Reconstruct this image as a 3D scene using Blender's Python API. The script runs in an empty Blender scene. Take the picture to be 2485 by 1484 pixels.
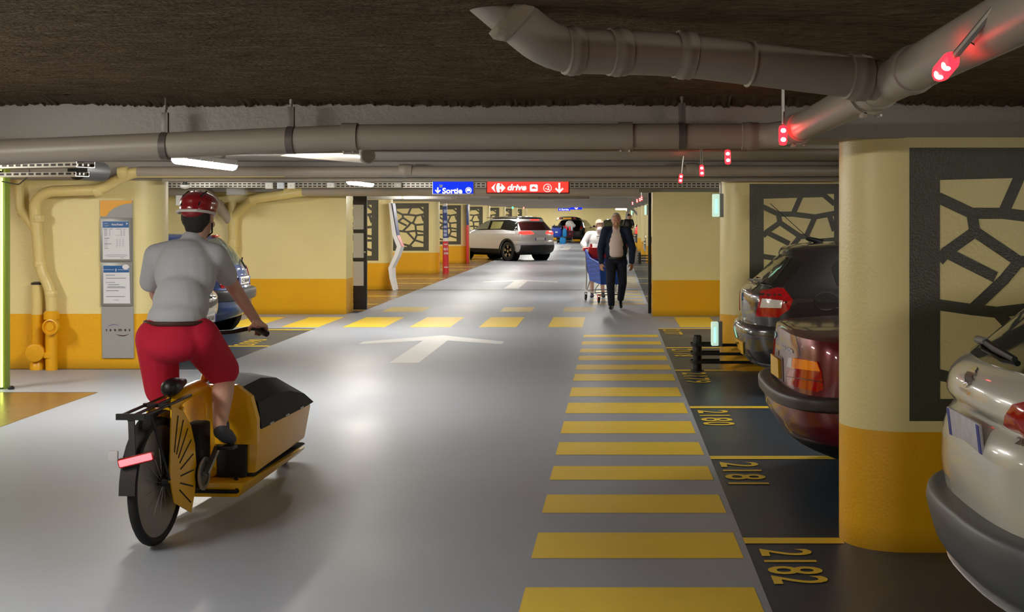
import bpy, bmesh, math, random
from mathutils import Vector as V, Matrix
from mathutils.bvhtree import BVHTree
random.seed(7)
R = math.radians
PI = math.pi
SC = bpy.context.scene
COL = SC.collection
# measured view: focal length in px, vanishing point, eye height (frame 2485x1484)
F, CX, HY, EYE = 3150.0, 1485.0, 521.0, 1.68
CAMP = V((0, 0, EYE))
def P(px, py, Y): return V(((px - CX) * Y / F, Y, EYE - (py - HY) * Y / F))
def GY(py): return F * EYE / (py - HY)
def XA(px, Y): return (px - CX) * Y / F
def ZA(py, Y): return EYE - (py - HY) * Y / F

def lin(c):
    c = c / 255.0
    return c / 12.92 if c <= 0.04045 else ((c + 0.055) / 1.055) ** 2.4
def rgb(h):
    if isinstance(h, str):
        h = h.lstrip('#'); h = tuple(int(h[i:i + 2], 16) for i in (0, 2, 4))
    return (lin(h[0]), lin(h[1]), lin(h[2]), 1)

MATS = {}
def mat(name, col, rough=.5, metal=0., var=.0, vscale=4., bump=0., bscale=80., emit=0., ecol=None, coat=0., trans=0., alpha=1., rvar=0., spec=.5, dist=.01):
    if name in MATS: return MATS[name]
    m = bpy.data.materials.new(name); m.use_nodes = True
    nt = m.node_tree; N = nt.nodes; L = nt.links
    b = N['Principled BSDF']
    b.inputs['Roughness'].default_value = rough
    b.inputs['Metallic'].default_value = metal
    b.inputs['Specular IOR Level'].default_value = spec
    c = rgb(col)
    b.inputs['Base Color'].default_value = c
    if coat:
        b.inputs['Coat Weight'].default_value = coat; b.inputs['Coat Roughness'].default_value = .06
    if trans: b.inputs['Transmission Weight'].default_value = trans
    if alpha < 1: b.inputs['Alpha'].default_value = alpha
    if emit:
        b.inputs['Emission Color'].default_value = rgb(ecol or col); b.inputs['Emission Strength'].default_value = emit
    tc = N.new('ShaderNodeTexCoord')
    nz = N.new('ShaderNodeTexNoise'); nz.inputs['Scale'].default_value = vscale; nz.inputs['Detail'].default_value = 5
    L.new(tc.outputs['Object'], nz.inputs['Vector'])
    v = max(var, .03)
    mx = N.new('ShaderNodeMix'); mx.data_type = 'RGBA'
    mx.inputs['A'].default_value = tuple(x * (1 - v) for x in c[:3]) + (1,)
    mx.inputs['B'].default_value = tuple(min(1, x * (1 + v)) for x in c[:3]) + (1,)
    L.new(nz.outputs['Fac'], mx.inputs['Factor']); L.new(mx.outputs['Result'], b.inputs['Base Color'])
    if rvar:
        mr = N.new('ShaderNodeMapRange'); mr.inputs['To Min'].default_value = max(0, rough - rvar); mr.inputs['To Max'].default_value = min(1, rough + rvar)
        mr.inputs['From Min'].default_value = .3; mr.inputs['From Max'].default_value = .7
        L.new(nz.outputs['Fac'], mr.inputs['Value']); L.new(mr.outputs['Result'], b.inputs['Roughness'])
    if bump:
        n2 = N.new('ShaderNodeTexNoise'); n2.inputs['Scale'].default_value = bscale; n2.inputs['Detail'].default_value = 4
        L.new(tc.outputs['Object'], n2.inputs['Vector'])
        bp = N.new('ShaderNodeBump'); bp.inputs['Strength'].default_value = bump; bp.inputs['Distance'].default_value = dist
        L.new(n2.outputs['Fac'], bp.inputs['Height']); L.new(bp.outputs['Normal'], b.inputs['Normal'])
    MATS[name] = m
    return m

class MB:
    def __init__(s): s.v = []; s.f = []
    def add(s, vs, fs, M=None):
        b = len(s.v)
        s.v += [(M @ V(v)) if M else V(v) for v in vs]
        s.f += [tuple(i + b for i in f) for f in fs]
        return s
    def merge(s, o, M=None): return s.add(o.v, o.f, M)
    def xf(s, M): s.v = [M @ v for v in s.v]; return s
    def move(s, d): d = V(d); s.v = [v + d for v in s.v]; return s
    def quad(s, a, b, c, d): return s.add([a, b, c, d], [(0, 1, 2, 3)])
    def rect(s, x0, x1, y0, y1, z): return s.quad((x0, y0, z), (x1, y0, z), (x1, y1, z), (x0, y1, z))
    def box(s, c, d, bev=0., M=None, seg=2):
        bm = bmesh.new(); bmesh.ops.create_cube(bm, size=1)
        for v in bm.verts: v.co = V((v.co.x * d[0], v.co.y * d[1], v.co.z * d[2]))
        if bev > 0: bmesh.ops.bevel(bm, geom=bm.edges[:], offset=bev, segments=seg, profile=.6, affect='EDGES')
        bm.verts.index_update()
        T = Matrix.Translation(V(c)) @ (M or Matrix())
        s.add([v.co.copy() for v in bm.verts], [tuple(v.index for v in f.verts) for f in bm.faces], T)
        bm.free(); return s
    def bar(s, a, b, w, h=None, up=(0, 0, 1), bev=0.):
        a, b = V(a), V(b); h = h or w
        x = (b - a); l = x.length; x.normalize(); u = V(up)
        if abs(x.dot(u)) > .95: u = V((0, 1, 0))
        y = u.cross(x).normalized(); z = x.cross(y)
        M = Matrix((x, y, z)).transposed().to_4x4()
        return s.box((a + b) / 2, (l, w, h), bev, M)
    def tube(s, pts, r, n=12, cap=True, el=None):
        pts = [V(p) for p in pts]; k = len(pts)
        rs = r if isinstance(r, (list, tuple)) else [r] * k
        T = []
        for i in range(k):
            t = (pts[min(i + 1, k - 1)] - pts[max(i - 1, 0)]).normalized(); T.append(t)
        u = V((0, 0, 1)) if abs(T[0].z) < .9 else V((0, 1, 0))
        u = (u - T[0] * u.dot(T[0])).normalized()
        vs = []; fs = []
        for i in range(k):
            u = (u - T[i] * u.dot(T[i])).normalized(); w = T[i].cross(u)
            for j in range(n):
                a = 2 * PI * j / n
                vs.append(pts[i] + (u * math.cos(a) + w * math.sin(a) * (el or 1)) * rs[i])
        for i in range(k - 1):
            for j in range(n):
                j2 = (j + 1) % n
                fs.append((i * n + j, i * n + j2, (i + 1) * n + j2, (i + 1) * n + j))
        if cap: fs.append(tuple(range(n - 1, -1, -1))); fs.append(tuple((k - 1) * n + j for j in range(n)))
        return s.add(vs, fs)
    def ring(s, c, axis, R1, r, n=24, m=8):
        axis = V(axis).normalized(); u = axis.orthogonal().normalized(); w = axis.cross(u); c = V(c)
        vs = []; fs = []
        for i in range(n):
            a = 2 * PI * i / n; d = u * math.cos(a) + w * math.sin(a)
            for j in range(m):
                b = 2 * PI * j / m; vs.append(c + d * (R1 + r * math.cos(b)) + axis * r * math.sin(b))
        for i in range(n):
            for j in range(m):
                i2, j2 = (i + 1) % n, (j + 1) % m
                fs.append((i * m + j, i2 * m + j, i2 * m + j2, i * m + j2))
        return s.add(vs, fs)
    def lathe(s, prof, c=(0, 0, 0), axis=(0, 0, 1), n=24):
        # prof: (radius, height along the axis)
        axis = V(axis).normalized(); u = axis.orthogonal().normalized(); w = axis.cross(u); c = V(c)
        vs = []; fs = []; k = len(prof)
        for (r, h) in prof:
            for j in range(n):
                a = 2 * PI * j / n; vs.append(c + axis * h + (u * math.cos(a) + w * math.sin(a)) * max(r, .0002))
        for i in range(k - 1):
            for j in range(n):
                j2 = (j + 1) % n; fs.append((i * n + j, i * n + j2, (i + 1) * n + j2, (i + 1) * n + j))
        fs.append(tuple(range(n - 1, -1, -1))); fs.append(tuple((k - 1) * n + j for j in range(n)))
        return s.add(vs, fs)
    def ball(s, c, r, n=16, M=None):
        r = (r, r, r) if not isinstance(r, (tuple, list)) else r
        vs = []; fs = []; m = n // 2
        T = Matrix.Translation(V(c)) @ (M or Matrix())
        for i in range(m + 1):
            p = PI * i / m
            for j in range(n):
                a = 2 * PI * j / n
                q = max(math.sin(p), 1e-4)
                vs.append(T @ V((r[0] * q * math.cos(a), r[1] * q * math.sin(a), r[2] * math.cos(p))))
        for i in range(m):
            for j in range(n):
                j2 = (j + 1) % n; fs.append((i * n + j, (i + 1) * n + j, (i + 1) * n + j2, i * n + j2))
        return s.add(vs, fs)
    def prism(s, poly, M, d):
        # poly of 2-D points on the frame M's x,y; extruded d along its z
        n = len(poly)
        vs = [M @ V((p[0], p[1], 0)) for p in poly] + [M @ V((p[0], p[1], d)) for p in poly]
        fs = [tuple(range(n - 1, -1, -1)), tuple(range(n, 2 * n))] + [(i, (i + 1) % n, n + (i + 1) % n, n + i) for i in range(n)]
        return s.add(vs, fs)
    def strip(s, poly, M, w, z=0., closed=False):
        # flat band of width w along a 2-D polyline on frame M
        k = len(poly); rng = range(k if closed else k - 1)
        for i in rng:
            a, b = V(poly[i]), V(poly[(i + 1) % k]); d = (b - a)
            if d.length < 1e-6: continue
            d.normalize(); nrm = V((-d.y, d.x)) * w / 2; e = d * w * .18
            q = [a - e + nrm, a - e - nrm, b + e - nrm, b + e + nrm]
            s.add([M @ V((p.x, p.y, z)) for p in q], [(0, 1, 2, 3)])
        return s

def fr(o, r, u):
    r = V(r).normalized(); u = V(u).normalized(); n = r.cross(u)
    M = Matrix((r, u, n)).transposed().to_4x4(); M.translation = V(o); return M

def mesh_of(name, mb, m=None, smooth=40, fix=True):
    me = bpy.data.meshes.new(name)
    me.from_pydata([tuple(v) for v in mb.v], [], mb.f)
    me.validate()
    if fix:
        bm = bmesh.new(); bm.from_mesh(me); bmesh.ops.recalc_face_normals(bm, faces=bm.faces); bm.to_mesh(me); bm.free()
    if smooth:
        for p in me.polygons: p.use_smooth = True
        me.set_sharp_from_angle(angle=R(smooth))
    if m: me.materials.append(m)
    me.update()
    return me

def obj(name, mb, m, parent=None, smooth=40, fix=True, world=False, label=None):
    # mesh vertices are in the parent's own frame unless world=True (parents here carry translation only then)
    if world and parent is not None: mb.move(-parent.location)
    o = bpy.data.objects.new(name, mesh_of(name, mb, m, smooth, fix)); COL.objects.link(o)
    if parent is not None: o.parent = parent
    if label: o['label'] = label
    return o
def tag(o, label=None, cat=None, group=None, kind=None):
    if label: o['label'] = label
    if cat: o['category'] = cat
    if group: o['group'] = group
    if kind: o['kind'] = kind
    return o
def thing(name, label, cat, loc=(0, 0, 0), rotz=0., group=None, kind=None):
    o = bpy.data.objects.new(name, None); COL.objects.link(o)
    o.empty_display_size = .1; o.location = loc; o.rotation_euler = (0, 0, rotz)
    return tag(o, label, cat, group, kind)
def dup(root, loc, rotz=None, label=None, group=None):
    r = root.copy(); COL.objects.link(r); r.location = loc
    if rotz is not None: r.rotation_euler = (0, 0, rotz)
    if label: r['label'] = label
    if group: r['group'] = group
    for ch in list(root.children):
        c = ch.copy(); COL.objects.link(c); c.parent = r
        for g in list(ch.children):
            d = g.copy(); COL.objects.link(d); d.parent = c
    return r

_TX = {}
def text_geo(s, bold=0., align='CENTER', shear=0., space=1.):
    k = (s, bold, align, shear, space)
    if k not in _TX:
        cu = bpy.data.curves.new('t', 'FONT'); cu.body = s; cu.size = 1; cu.offset = bold; cu.align_x = align; cu.align_y = 'CENTER'
        cu.resolution_u = 3; cu.shear = shear; cu.space_character = space
        o = bpy.data.objects.new('t', cu); COL.objects.link(o)
        bpy.context.view_layer.update()
        me = bpy.data.meshes.new_from_object(o.evaluated_get(bpy.context.evaluated_depsgraph_get()))
        mb = MB(); mb.add([v.co.copy() for v in me.vertices], [tuple(p.vertices) for p in me.polygons])
        if mb.v:  # normalise to cap height 1, centred on y
            y0 = min(v.y for v in mb.v); y1 = max(v.y for v in mb.v)
            x0 = min(v.x for v in mb.v); x1 = max(v.x for v in mb.v)
            mb.bounds = (x0, x1, y0, y1)
        bpy.data.objects.remove(o); bpy.data.curves.remove(cu); bpy.data.meshes.remove(me)
        _TX[k] = mb
    return _TX[k]
def text_fit(mb, s, M, w, h, z=0., **kw):
    # lettering stretched into a w x h box centred on the frame M
    t = text_geo(s, **kw); x0, x1, y0, y1 = t.bounds
    A = M @ Matrix.Translation((0, 0, z)) @ Matrix.Diagonal((w / (x1 - x0), h / (y1 - y0), 1, 1)) @ Matrix.Translation((-(x0 + x1) / 2, -(y0 + y1) / 2, 0))
    return mb.merge(t, A)

def capsule(mb, a, b, ra, rb, n=14):
    a, b = V(a), V(b); d = b - a; l = d.length
    if l < 1e-5: return mb.ball(a, ra, n)
    prof = []
    for i in range(5):
        t = -PI / 2 + PI / 2 * i / 4; prof.append((ra * math.cos(t), ra * math.sin(t)))
    for i in range(5):
        t = PI / 2 * i / 4; prof.append((rb * math.cos(t), l + rb * math.sin(t)))
    return mb.lathe(prof, a, d, n)
def blob(prims, voxel=.012, smooth=5, cut=None):
    # one continuous skin grown over overlapping limbs
    mb = MB()
    for p in prims:
        if p[0] == 'c': capsule(mb, *p[1:])
        elif p[0] == 'e': mb.ball(p[1], p[2], 18, p[3] if len(p) > 3 else None)
        elif p[0] == 'path':
            pts, rs = p[1], p[2]
            for i in range(len(pts) - 1): capsule(mb, pts[i], pts[i + 1], rs[i], rs[i + 1])
        elif p[0] == 'm': mb.merge(p[1])
    me = mesh_of('blob', mb); o = bpy.data.objects.new('blob', me); COL.objects.link(o)
    r = o.modifiers.new('r', 'REMESH'); r.mode = 'VOXEL'; r.voxel_size = voxel
    s = o.modifiers.new('s', 'SMOOTH'); s.iterations = smooth; s.factor = .5
    bpy.context.view_layer.update()
    m2 = bpy.data.meshes.new_from_object(o.evaluated_get(bpy.context.evaluated_depsgraph_get()))
    out = MB(); fs = [tuple(p.vertices) for p in m2.polygons]; vs = [v.co.copy() for v in m2.vertices]
    if cut: fs = [f for f in fs if not cut(sum((vs[i] for i in f), V((0, 0, 0))) / len(f))]
    used = sorted({i for f in fs for i in f}); ix = {u: k for k, u in enumerate(used)}
    out.add([vs[i] for i in used], [tuple(ix[i] for i in f) for f in fs])
    bpy.data.objects.remove(o); bpy.data.meshes.remove(me); bpy.data.meshes.remove(m2)
    return out

def pchip(xs, ys, x):
    n = len(xs)
    if n == 1: return ys[0]
    h = [xs[i + 1] - xs[i] for i in range(n - 1)]; d = [(ys[i + 1] - ys[i]) / h[i] for i in range(n - 1)]
    m = [0.] * n; m[0] = d[0]; m[-1] = d[-1]
    for i in range(1, n - 1):
        if d[i - 1] * d[i] > 0:
            w1 = 2 * h[i] + h[i - 1]; w2 = h[i] + 2 * h[i - 1]; m[i] = (w1 + w2) / (w1 / d[i - 1] + w2 / d[i])
    i = 0
    while i < n - 2 and x > xs[i + 1]: i += 1
    t = (x - xs[i]) / h[i]
    return (2 * t**3 - 3 * t**2 + 1) * ys[i] + (t**3 - 2 * t**2 + t) * h[i] * m[i] + (-2 * t**3 + 3 * t**2) * ys[i + 1] + (t**3 - t**2) * h[i] * m[i + 1]
# ---------------------------------------------------------------- materials
def wall_mat():
    m = mat('wall_paint', (240, 225, 162), rough=.38, var=.06, vscale=2.2, bump=.16, bscale=60, dist=.02)
    nt = m.node_tree; N = nt.nodes; L = nt.links; b = N['Principled BSDF']
    src = b.inputs['Base Color'].links[0].from_socket
    g = N.new('ShaderNodeNewGeometry'); sx = N.new('ShaderNodeSeparateXYZ'); L.new(g.outputs['Position'], sx.inputs[0])
    lt = N.new('ShaderNodeMath'); lt.operation = 'LESS_THAN'; lt.inputs[1].default_value = .6; L.new(sx.outputs['Z'], lt.inputs[0])
    mx = N.new('ShaderNodeMix'); mx.data_type = 'RGBA'; L.new(lt.outputs[0], mx.inputs['Factor']); L.new(src, mx.inputs['A'])
    nz = [n for n in N if n.type == 'TEX_NOISE'][0]
    m2 = N.new('ShaderNodeMix'); m2.data_type = 'RGBA'; m2.inputs['A'].default_value = rgb((232, 168, 10)); m2.inputs['B'].default_value = rgb((244, 186, 20))
    L.new(nz.outputs['Fac'], m2.inputs['Factor']); L.new(m2.outputs['Result'], mx.inputs['B'])
    # paint colour darkens evenly towards the foot of the wall
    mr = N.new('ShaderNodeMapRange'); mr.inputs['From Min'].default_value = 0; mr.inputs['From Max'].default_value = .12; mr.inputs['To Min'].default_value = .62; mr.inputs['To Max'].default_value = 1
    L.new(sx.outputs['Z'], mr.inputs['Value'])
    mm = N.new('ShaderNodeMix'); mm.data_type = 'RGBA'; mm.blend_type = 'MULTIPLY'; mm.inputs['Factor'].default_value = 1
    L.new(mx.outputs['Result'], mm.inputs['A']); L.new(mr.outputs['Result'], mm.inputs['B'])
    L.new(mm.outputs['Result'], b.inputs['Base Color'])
    return m
WALL = wall_mat()
FLOOR_D = mat('bay_floor', (58, 70, 84), rough=.38, var=.12, vscale=.9, rvar=.05, bump=.05, bscale=60)
FLOOR_A = mat('aisle_floor', (160, 166, 178), rough=.42, var=.05, vscale=.7, rvar=.05, bump=.04, bscale=50)
FLOOR_B = mat('brown_floor', (120, 92, 58), rough=.25, var=.1, vscale=.8, rvar=.06)
YEL = mat('yellow_marking', (255, 214, 70), rough=.42, var=.08, vscale=3)
YELP = mat('worn_yellow_marking', (214, 190, 120), rough=.35, var=.1, vscale=3)
WHT_F = mat('worn_white_marking', (214, 214, 214), rough=.35, var=.06, vscale=3)
INS = mat('insulation', (104, 88, 66), rough=.95, var=.35, vscale=5, bump=1., bscale=55, dist=.04, spec=.1)
def fibres(m):
    # pale fibres and stains, stretched along the beam direction
    nt = m.node_tree; N = nt.nodes; L = nt.links; b = N['Principled BSDF']; src = b.inputs['Base Color'].links[0].from_socket
    tc = N.new('ShaderNodeTexCoord'); mp_ = N.new('ShaderNodeMapping'); mp_.inputs['Scale'].default_value = (9, 34, 20); L.new(tc.outputs['Object'], mp_.inputs['Vector'])
    nz = N.new('ShaderNodeTexNoise'); nz.inputs['Scale'].default_value = 1; nz.inputs['Detail'].default_value = 8; nz.inputs['Roughness'].default_value = .75; nz.inputs['Distortion'].default_value = 1.2; L.new(mp_.outputs[0], nz.inputs['Vector'])
    rp = N.new('ShaderNodeMapRange'); rp.inputs['From Min'].default_value = .35; rp.inputs['From Max'].default_value = .72; rp.inputs['To Min'].default_value = .45; rp.inputs['To Max'].default_value = 1.9; L.new(nz.outputs['Fac'], rp.inputs['Value'])
    mm = N.new('ShaderNodeMix'); mm.data_type = 'RGBA'; mm.blend_type = 'MULTIPLY'; mm.inputs['Factor'].default_value = 1; L.new(src, mm.inputs['A']); L.new(rp.outputs['Result'], mm.inputs['B']); L.new(mm.outputs['Result'], b.inputs['Base Color'])
fibres(INS)
CONC = mat('painted_beam', (150, 144, 138), rough=.5, var=.07, vscale=3, bump=.25, bscale=40, dist=.02)
PIPE = mat('grey_pipe', (158, 148, 136), rough=.42, var=.08, vscale=6)
PIPEY = mat('cream_pipe', (226, 206, 138), rough=.35, var=.08, vscale=6)
PIPEO = mat('ochre_pipe', (232, 170, 20), rough=.35, var=.08, vscale=6)
STEEL = mat('galvanised', (170, 168, 162), rough=.35, metal=.8, var=.1, vscale=12)
DARK = mat('black_metal', (22, 22, 24), rough=.4, var=.05)
BLK = mat('black_plastic', (18, 18, 20), rough=.45)
WHITE = mat('white_plastic', (232, 230, 226), rough=.4)
OLIVE = mat('olive_paint', (74, 74, 62), rough=.3, var=.05, bump=.3, bscale=95, dist=.015)
LAMP = mat('lamp_glow', (255, 255, 255), emit=172, ecol=(255, 250, 240))
LAMPH = mat('lamp_housing', (190, 190, 188), rough=.4)
RED_LED = mat('red_led', (255, 20, 20), emit=13, ecol=(255, 14, 22))
RED_CORE = mat('red_led_core', (255, 120, 120), emit=30, ecol=(255, 130, 120))
GRN = mat('green_glow', (170, 240, 200), emit=2.2, ecol=(120, 235, 170))
PALEG = mat('pale_green_cover', (214, 232, 220), emit=.75, ecol=(190, 225, 205))

# ---------------------------------------------------------------- floor and painted markings
XR, XL = .68, -4.38
fl = obj('floor', MB().box((-1.8, 40, -.05), (17, 94, .1)), FLOOR_D, smooth=0); tag(fl, kind='structure')
def poly_part(name, pts, z, m):
    mb = MB(); mb.add([(p[0], p[1], z) for p in pts], [tuple(range(len(pts)))])
    return obj(name, mb, m, fl, smooth=0)
poly_part('aisle_paint', [(-4.72, -6), (XR, -6), (XR, 19.2), (1.95, 19.2), (1.95, 21.5), (XR, 21.5), (XR, 82.5), (-4.35, 82.5), (-4.35, 22.2), (-7.6, 22), (-7.6, 19.2), (XL, 19.2), (XL, 14.1), (-9.6, 14.1), (-9.6, 12.3), (-4.86, 12.3)], .0015, FLOOR_A)
poly_part('brown_paint', [(-9.7, 22.6), (-4.35, 22.6), (-4.35, 82.5), (-9.7, 82.5)], .0015, FLOOR_B)
poly_part('brown_paint', [(-9.7, 4), (-4.74, 4), (-4.87, 12.28), (-9.7, 12.28)], .0015, FLOOR_B)
bars = [(5.35, 5.85), (6.345, 6.86), (7.31, 7.79), (8.22, 8.675), (9.08, 9.59), (9.97, 10.56), (10.98, 11.6), (12.0, 12.63), (13.13, 13.7), (14.07, 14.54), (14.99, 15.47), (15.85, 16.28), (16.8, 17.24), (17.82, 18.19), (4.37, 4.88)]
for a, b in bars: poly_part('crosswalk_stripe', [(-.395, a), (.645, a), (.64, b), (-.39, b)], .003, YEL)
for c in (24.3, 25.3, 26.3, 27.3, 28.3, 30, 31, 32, 33, 34, 35): poly_part('crosswalk_stripe', [(-.39, c), (.62, c), (.62, c + .42), (-.39, c + .42)], .003, YELP)
for x0, x1 in ((-5.9, -5.35), (-4.96, -4.39), (-4.03, -3.4), (-3.03, -2.42), (-1.99, -1.43), (-.96, -.44), (1.02, 1.6)):
    poly_part('crosswalk_stripe', [(x0, 19.4), (x1, 19.4), (x1, 21.3), (x0, 21.3)], .003, YEL)
for x0, x1 in ((-4.0, -3.3), (-1.95, -1.4), (-.85, -.3)):
    poly_part('crosswalk_stripe', [(x0, 22.5), (x1, 22.5), (x1, 23.6), (x0, 23.6)], .003, YELP)
for y, x1 in ((6.69, 1.19), (8.98, 3.4), (11.33, 3.4), (14.02, 1.3), (16.4, 3.4), (19.15, 3.4)):
    poly_part('bay_line', [(XR, y - .06), (x1, y - .06), (x1, y + .06), (XR, y + .06)], .003, YEL)
for y in (16.6, 18.97): poly_part('bay_line', [(-8.8, y - .06), (XL, y - .06), (XL, y + .06), (-8.8, y + .06)], .003, YEL)
for y in (24.4, 26.8, 31.8, 34.3, 39.6, 42, 47.5, 50, 55, 57.6):
    poly_part('bay_line', [(-9, y - .06), (-4.4, y - .06), (-4.4, y + .06), (-9, y + .06)], .003, YEL)
    poly_part('bay_line', [(XR, y - .06), (3.5, y - .06), (3.5, y + .06), (XR, y + .06)], .003, YEL)
def floor_no(txt, cx, cy, l, h, flip=False):
    M = fr((cx, cy, .004), (0, 1, 0) if flip else (0, -1, 0), (-1, 0, 0) if flip else (1, 0, 0))
    mb = text_fit(MB(), txt, M, l, h, bold=.012, space=1.08); obj('bay_number', mb, YEL, fl, smooth=0, fix=False)
floor_no('2182', .865, 6.21, .62, .26); floor_no('2181', .855, 8.45, .72, .26); floor_no('2180', .86, 10.75, .8, .26)
floor_no('2179', .87, 13.4, .85, .26); floor_no('2178', .87, 15.8, .85, .26); floor_no('2177', .87, 18.6, .8, .26)
floor_no('2090', -4.75, 17.1, .8, .26, True)
def arrow(cx, y0, y1, yh, hw, w):
    yt = y1
    poly_part('direction_arrow', [(cx - w, y0), (cx + w, y0), (cx + w, yh + .25), (cx + hw, yh - .25), (cx + hw, yh + .1), (cx, yt), (cx - hw, yh + .1), (cx - hw, yh - .25), (cx - w, yh + .25)], .003, WHT_F)
arrow(-2.36, 14.74, 18.1, 17.1, .93, .165); arrow(-2.3, 29.6, 33.6, 32.6, .93, .165); arrow(-2.3, 62, 70, 68, 1., .2)
poly_part('expansion_joint', [(-9.6, 28.95), (6, 28.95), (6, 29.05), (-9.6, 29.05)], .0045, DARK)

# ---------------------------------------------------------------- ceiling, beams, walls
SO = 2.06; CEIL = 2.25
ROWS = [6.46, 13.96, 21.6, 29.1, 37.1, 45.0, 52.6, 60.3, 68, 75.6]
TH = .58
def prof_noise(mb, amp, sub=0): return mb
bm = bmesh.new(); bmesh.ops.create_grid(bm, x_segments=110, y_segments=60, size=.5)
for v in bm.verts:
    v.co.x = -1.8 + v.co.x * 17; v.co.y = 1.5 + v.co.y * 10.2
    v.co.z = CEIL + random.uniform(-.006, .006) + .012 * math.sin(v.co.x * 1.7) * math.cos(v.co.y * 2.1)
ce = MB(); bm.verts.index_update(); ce.add([v.co.copy() for v in bm.verts], [tuple(v.index for v in f.verts) for f in bm.faces]); bm.free()
ce.box((-1.8, 1.5, CEIL + .15), (17, 10.2, .2))
tag(obj('ceiling', ce, INS, smooth=60), kind='structure')
cg = MB(); cg.box((-1.8, 45, CEIL + .1), (17, 76.6, .2)); tag(obj('ceiling', cg, CONC, smooth=0), kind='structure')
# crumbling edge where the sprayed insulation meets the first beam
ed = MB(); vs = []; fs = []; nx = 900
for i in range(nx + 1):
    x = -5.2 + 8.6 * i / nx; d = .012 + .010 * abs(math.sin(x * 2.3)) + random.uniform(0, .016)
    for (y, z) in ((6.30, .012), (6.40, -.004 - d * .3), (6.452, -d), (6.47, -d * .6), (6.47, .02)): vs.append((x, y + random.uniform(-.006, .006), CEIL + z + random.uniform(-.003, .003)))
for i in range(nx):
    for j in range(4): fs.append((i * 5 + j, i * 5 + j + 1, i * 5 + 6 + j, i * 5 + 5 + j))
ed.add(vs, fs)
eo = obj('ceiling_trim', ed, mat('insulation_edge', (84, 74, 60), rough=1, var=.5, vscale=30, spec=.05)); tag(eo, kind='structure')
for y in ROWS:
    tag(obj('ceiling_beam', MB().box((-1.8, y + TH / 2, (SO + CEIL + .04) / 2), (17, TH, CEIL + .04 - SO), bev=.008), CONC), kind='structure')
for y in ROWS[2:]:
    tag(obj('ceiling_beam', MB().box((-1.8, y + 3.6, CEIL - .05), (17, .45, .1), bev=.006), CONC), kind='structure')
tag(obj('wall_left', MB().box((-9.9, 40, 1.15), (.2, 92, 2.3)), WALL, smooth=0), kind='structure')
tag(obj('wall_right', MB().box((6.3, 40, 1.15), (.2, 92, 2.3)), WALL, smooth=0), kind='structure')
tag(obj('wall_far', MB().box((-1.8, 83.2, 1.15), (16.6, .3, 2.3)), WALL, smooth=0), kind='structure')
tag(obj('wall_near', MB().box((-1.8, -4.2, 1.15), (16.6, .3, 2.3)), WALL, smooth=0), kind='structure')
tag(obj('wall_partition_left', MB().box(((-9.8 - 4.49) / 2, 22.22, SO / 2), (9.8 - 4.49, .56, SO), bev=.01), WALL), kind='structure')
tag(obj('wall_partition_right', MB().box(((.672 + 6.2) / 2, 21.75, SO / 2), (6.2 - .672, .5, SO), bev=.01), WALL), kind='structure')
obj_fr = MB().box((.645, 22.2, 1.03), (.05, .12, 2.05), bev=.004)
for z in (.45, 1.25): obj_fr.box((.665, 22.14, z), (.05, .06, .12))
tag(obj('trim_1', obj_fr, DARK), 'black steel guide rail on the right edge of the wide opening', kind='structure')

SEGS = [((.54, .995), (.417, .81)), ((0, .98), (.85, .995)), ((.85, .995), (1, .91)), ((.417, .81), (.21, .81)), ((.21, .81), (0, .875)), ((.417, .81), (.73, .784)), ((.73, .784), (1, .817)),
        ((.21, .81), (.23, .73)), ((.23, .73), (.04, .64)), ((.23, .73), (.52, .60)), ((.52, .60), (.605, .60)), ((.605, .60), (.73, .784)), ((.605, .60), (.70, .55)), ((.70, .55), (1, .566)),
        ((.52, .60), (.42, .52)), ((.42, .52), (.21, .39)), ((.21, .39), (0, .41)), ((.04, .64), (.354, .535)), ((0, .61), (.04, .64)), ((.70, .55), (.717, .405)), ((.717, .405), (1, .378)),
        ((.21, .39), (.375, .378)), ((.375, .378), (.717, .405)), ((.375, .378), (.67, .17)), ((.717, .405), (.75, .30)), ((.75, .30), (1, .30)), ((.75, .30), (.67, .17)), ((.67, .17), (1, .105)),
        ((.67, .17), (.48, .026)), ((.48, .026), (0, .105)), ((.48, .026), (.56, 0)), ((.48, .026), (.40, 0)), ((.93, .81), (1, .66))]
def giraffe(parent, x0, y, z0=.655, z1=2.014, w=1.06, thin=1.):
    M = fr((x0, y, z0), (1, 0, 0), (0, 0, 1)); h = z1 - z0; a, b = .152, .11
    mb = MB()
    for (u0, u1, v0, v1) in ((0, a, 0, h), (w - a, w, 0, h), (a, w - a, 0, b), (a, w - a, h - b, h)):
        mb.add([M @ V(p) for p in ((u0, v0, .002), (u1, v0, .002), (u1, v1, .002), (u0, v1, .002))], [(0, 1, 2, 3)])
    iw, ih = w - 2 * a, h - 2 * b
    for k, (p, q) in enumerate(SEGS):
        mb.strip([(a + p[0] * iw, b + p[1] * ih), (a + q[0] * iw, b + q[1] * ih)], M, .056 * thin, z=.0022 + .00007 * k)
    return obj('painted_panel', mb, OLIVE, parent, smooth=0, fix=False, world=True)
def pillar(side, i, y, panel=True):
    xt, xe = (1.185, 6.2) if side > 0 else (-4.96, -9.8)
    r = TH / 2; cx = xt + r * side
    pts = [(xe, y), (xe, y + TH)]
    for k in range(19):
        a = PI / 2 + PI * k / 18; pts.append((cx + side * r * math.cos(a), y + r + r * math.sin(a)))
    t = thing('pillar', None, None, (cx, y + r, 0), kind='structure')
    mb = MB().prism(pts, Matrix(), SO + .005)
    obj('pier', mb, WALL, t, world=True, smooth=30)
    if panel: giraffe(t, xt + .295 if side > 0 else xt - .295 - 1.06 + .02, y)
    return t
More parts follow.
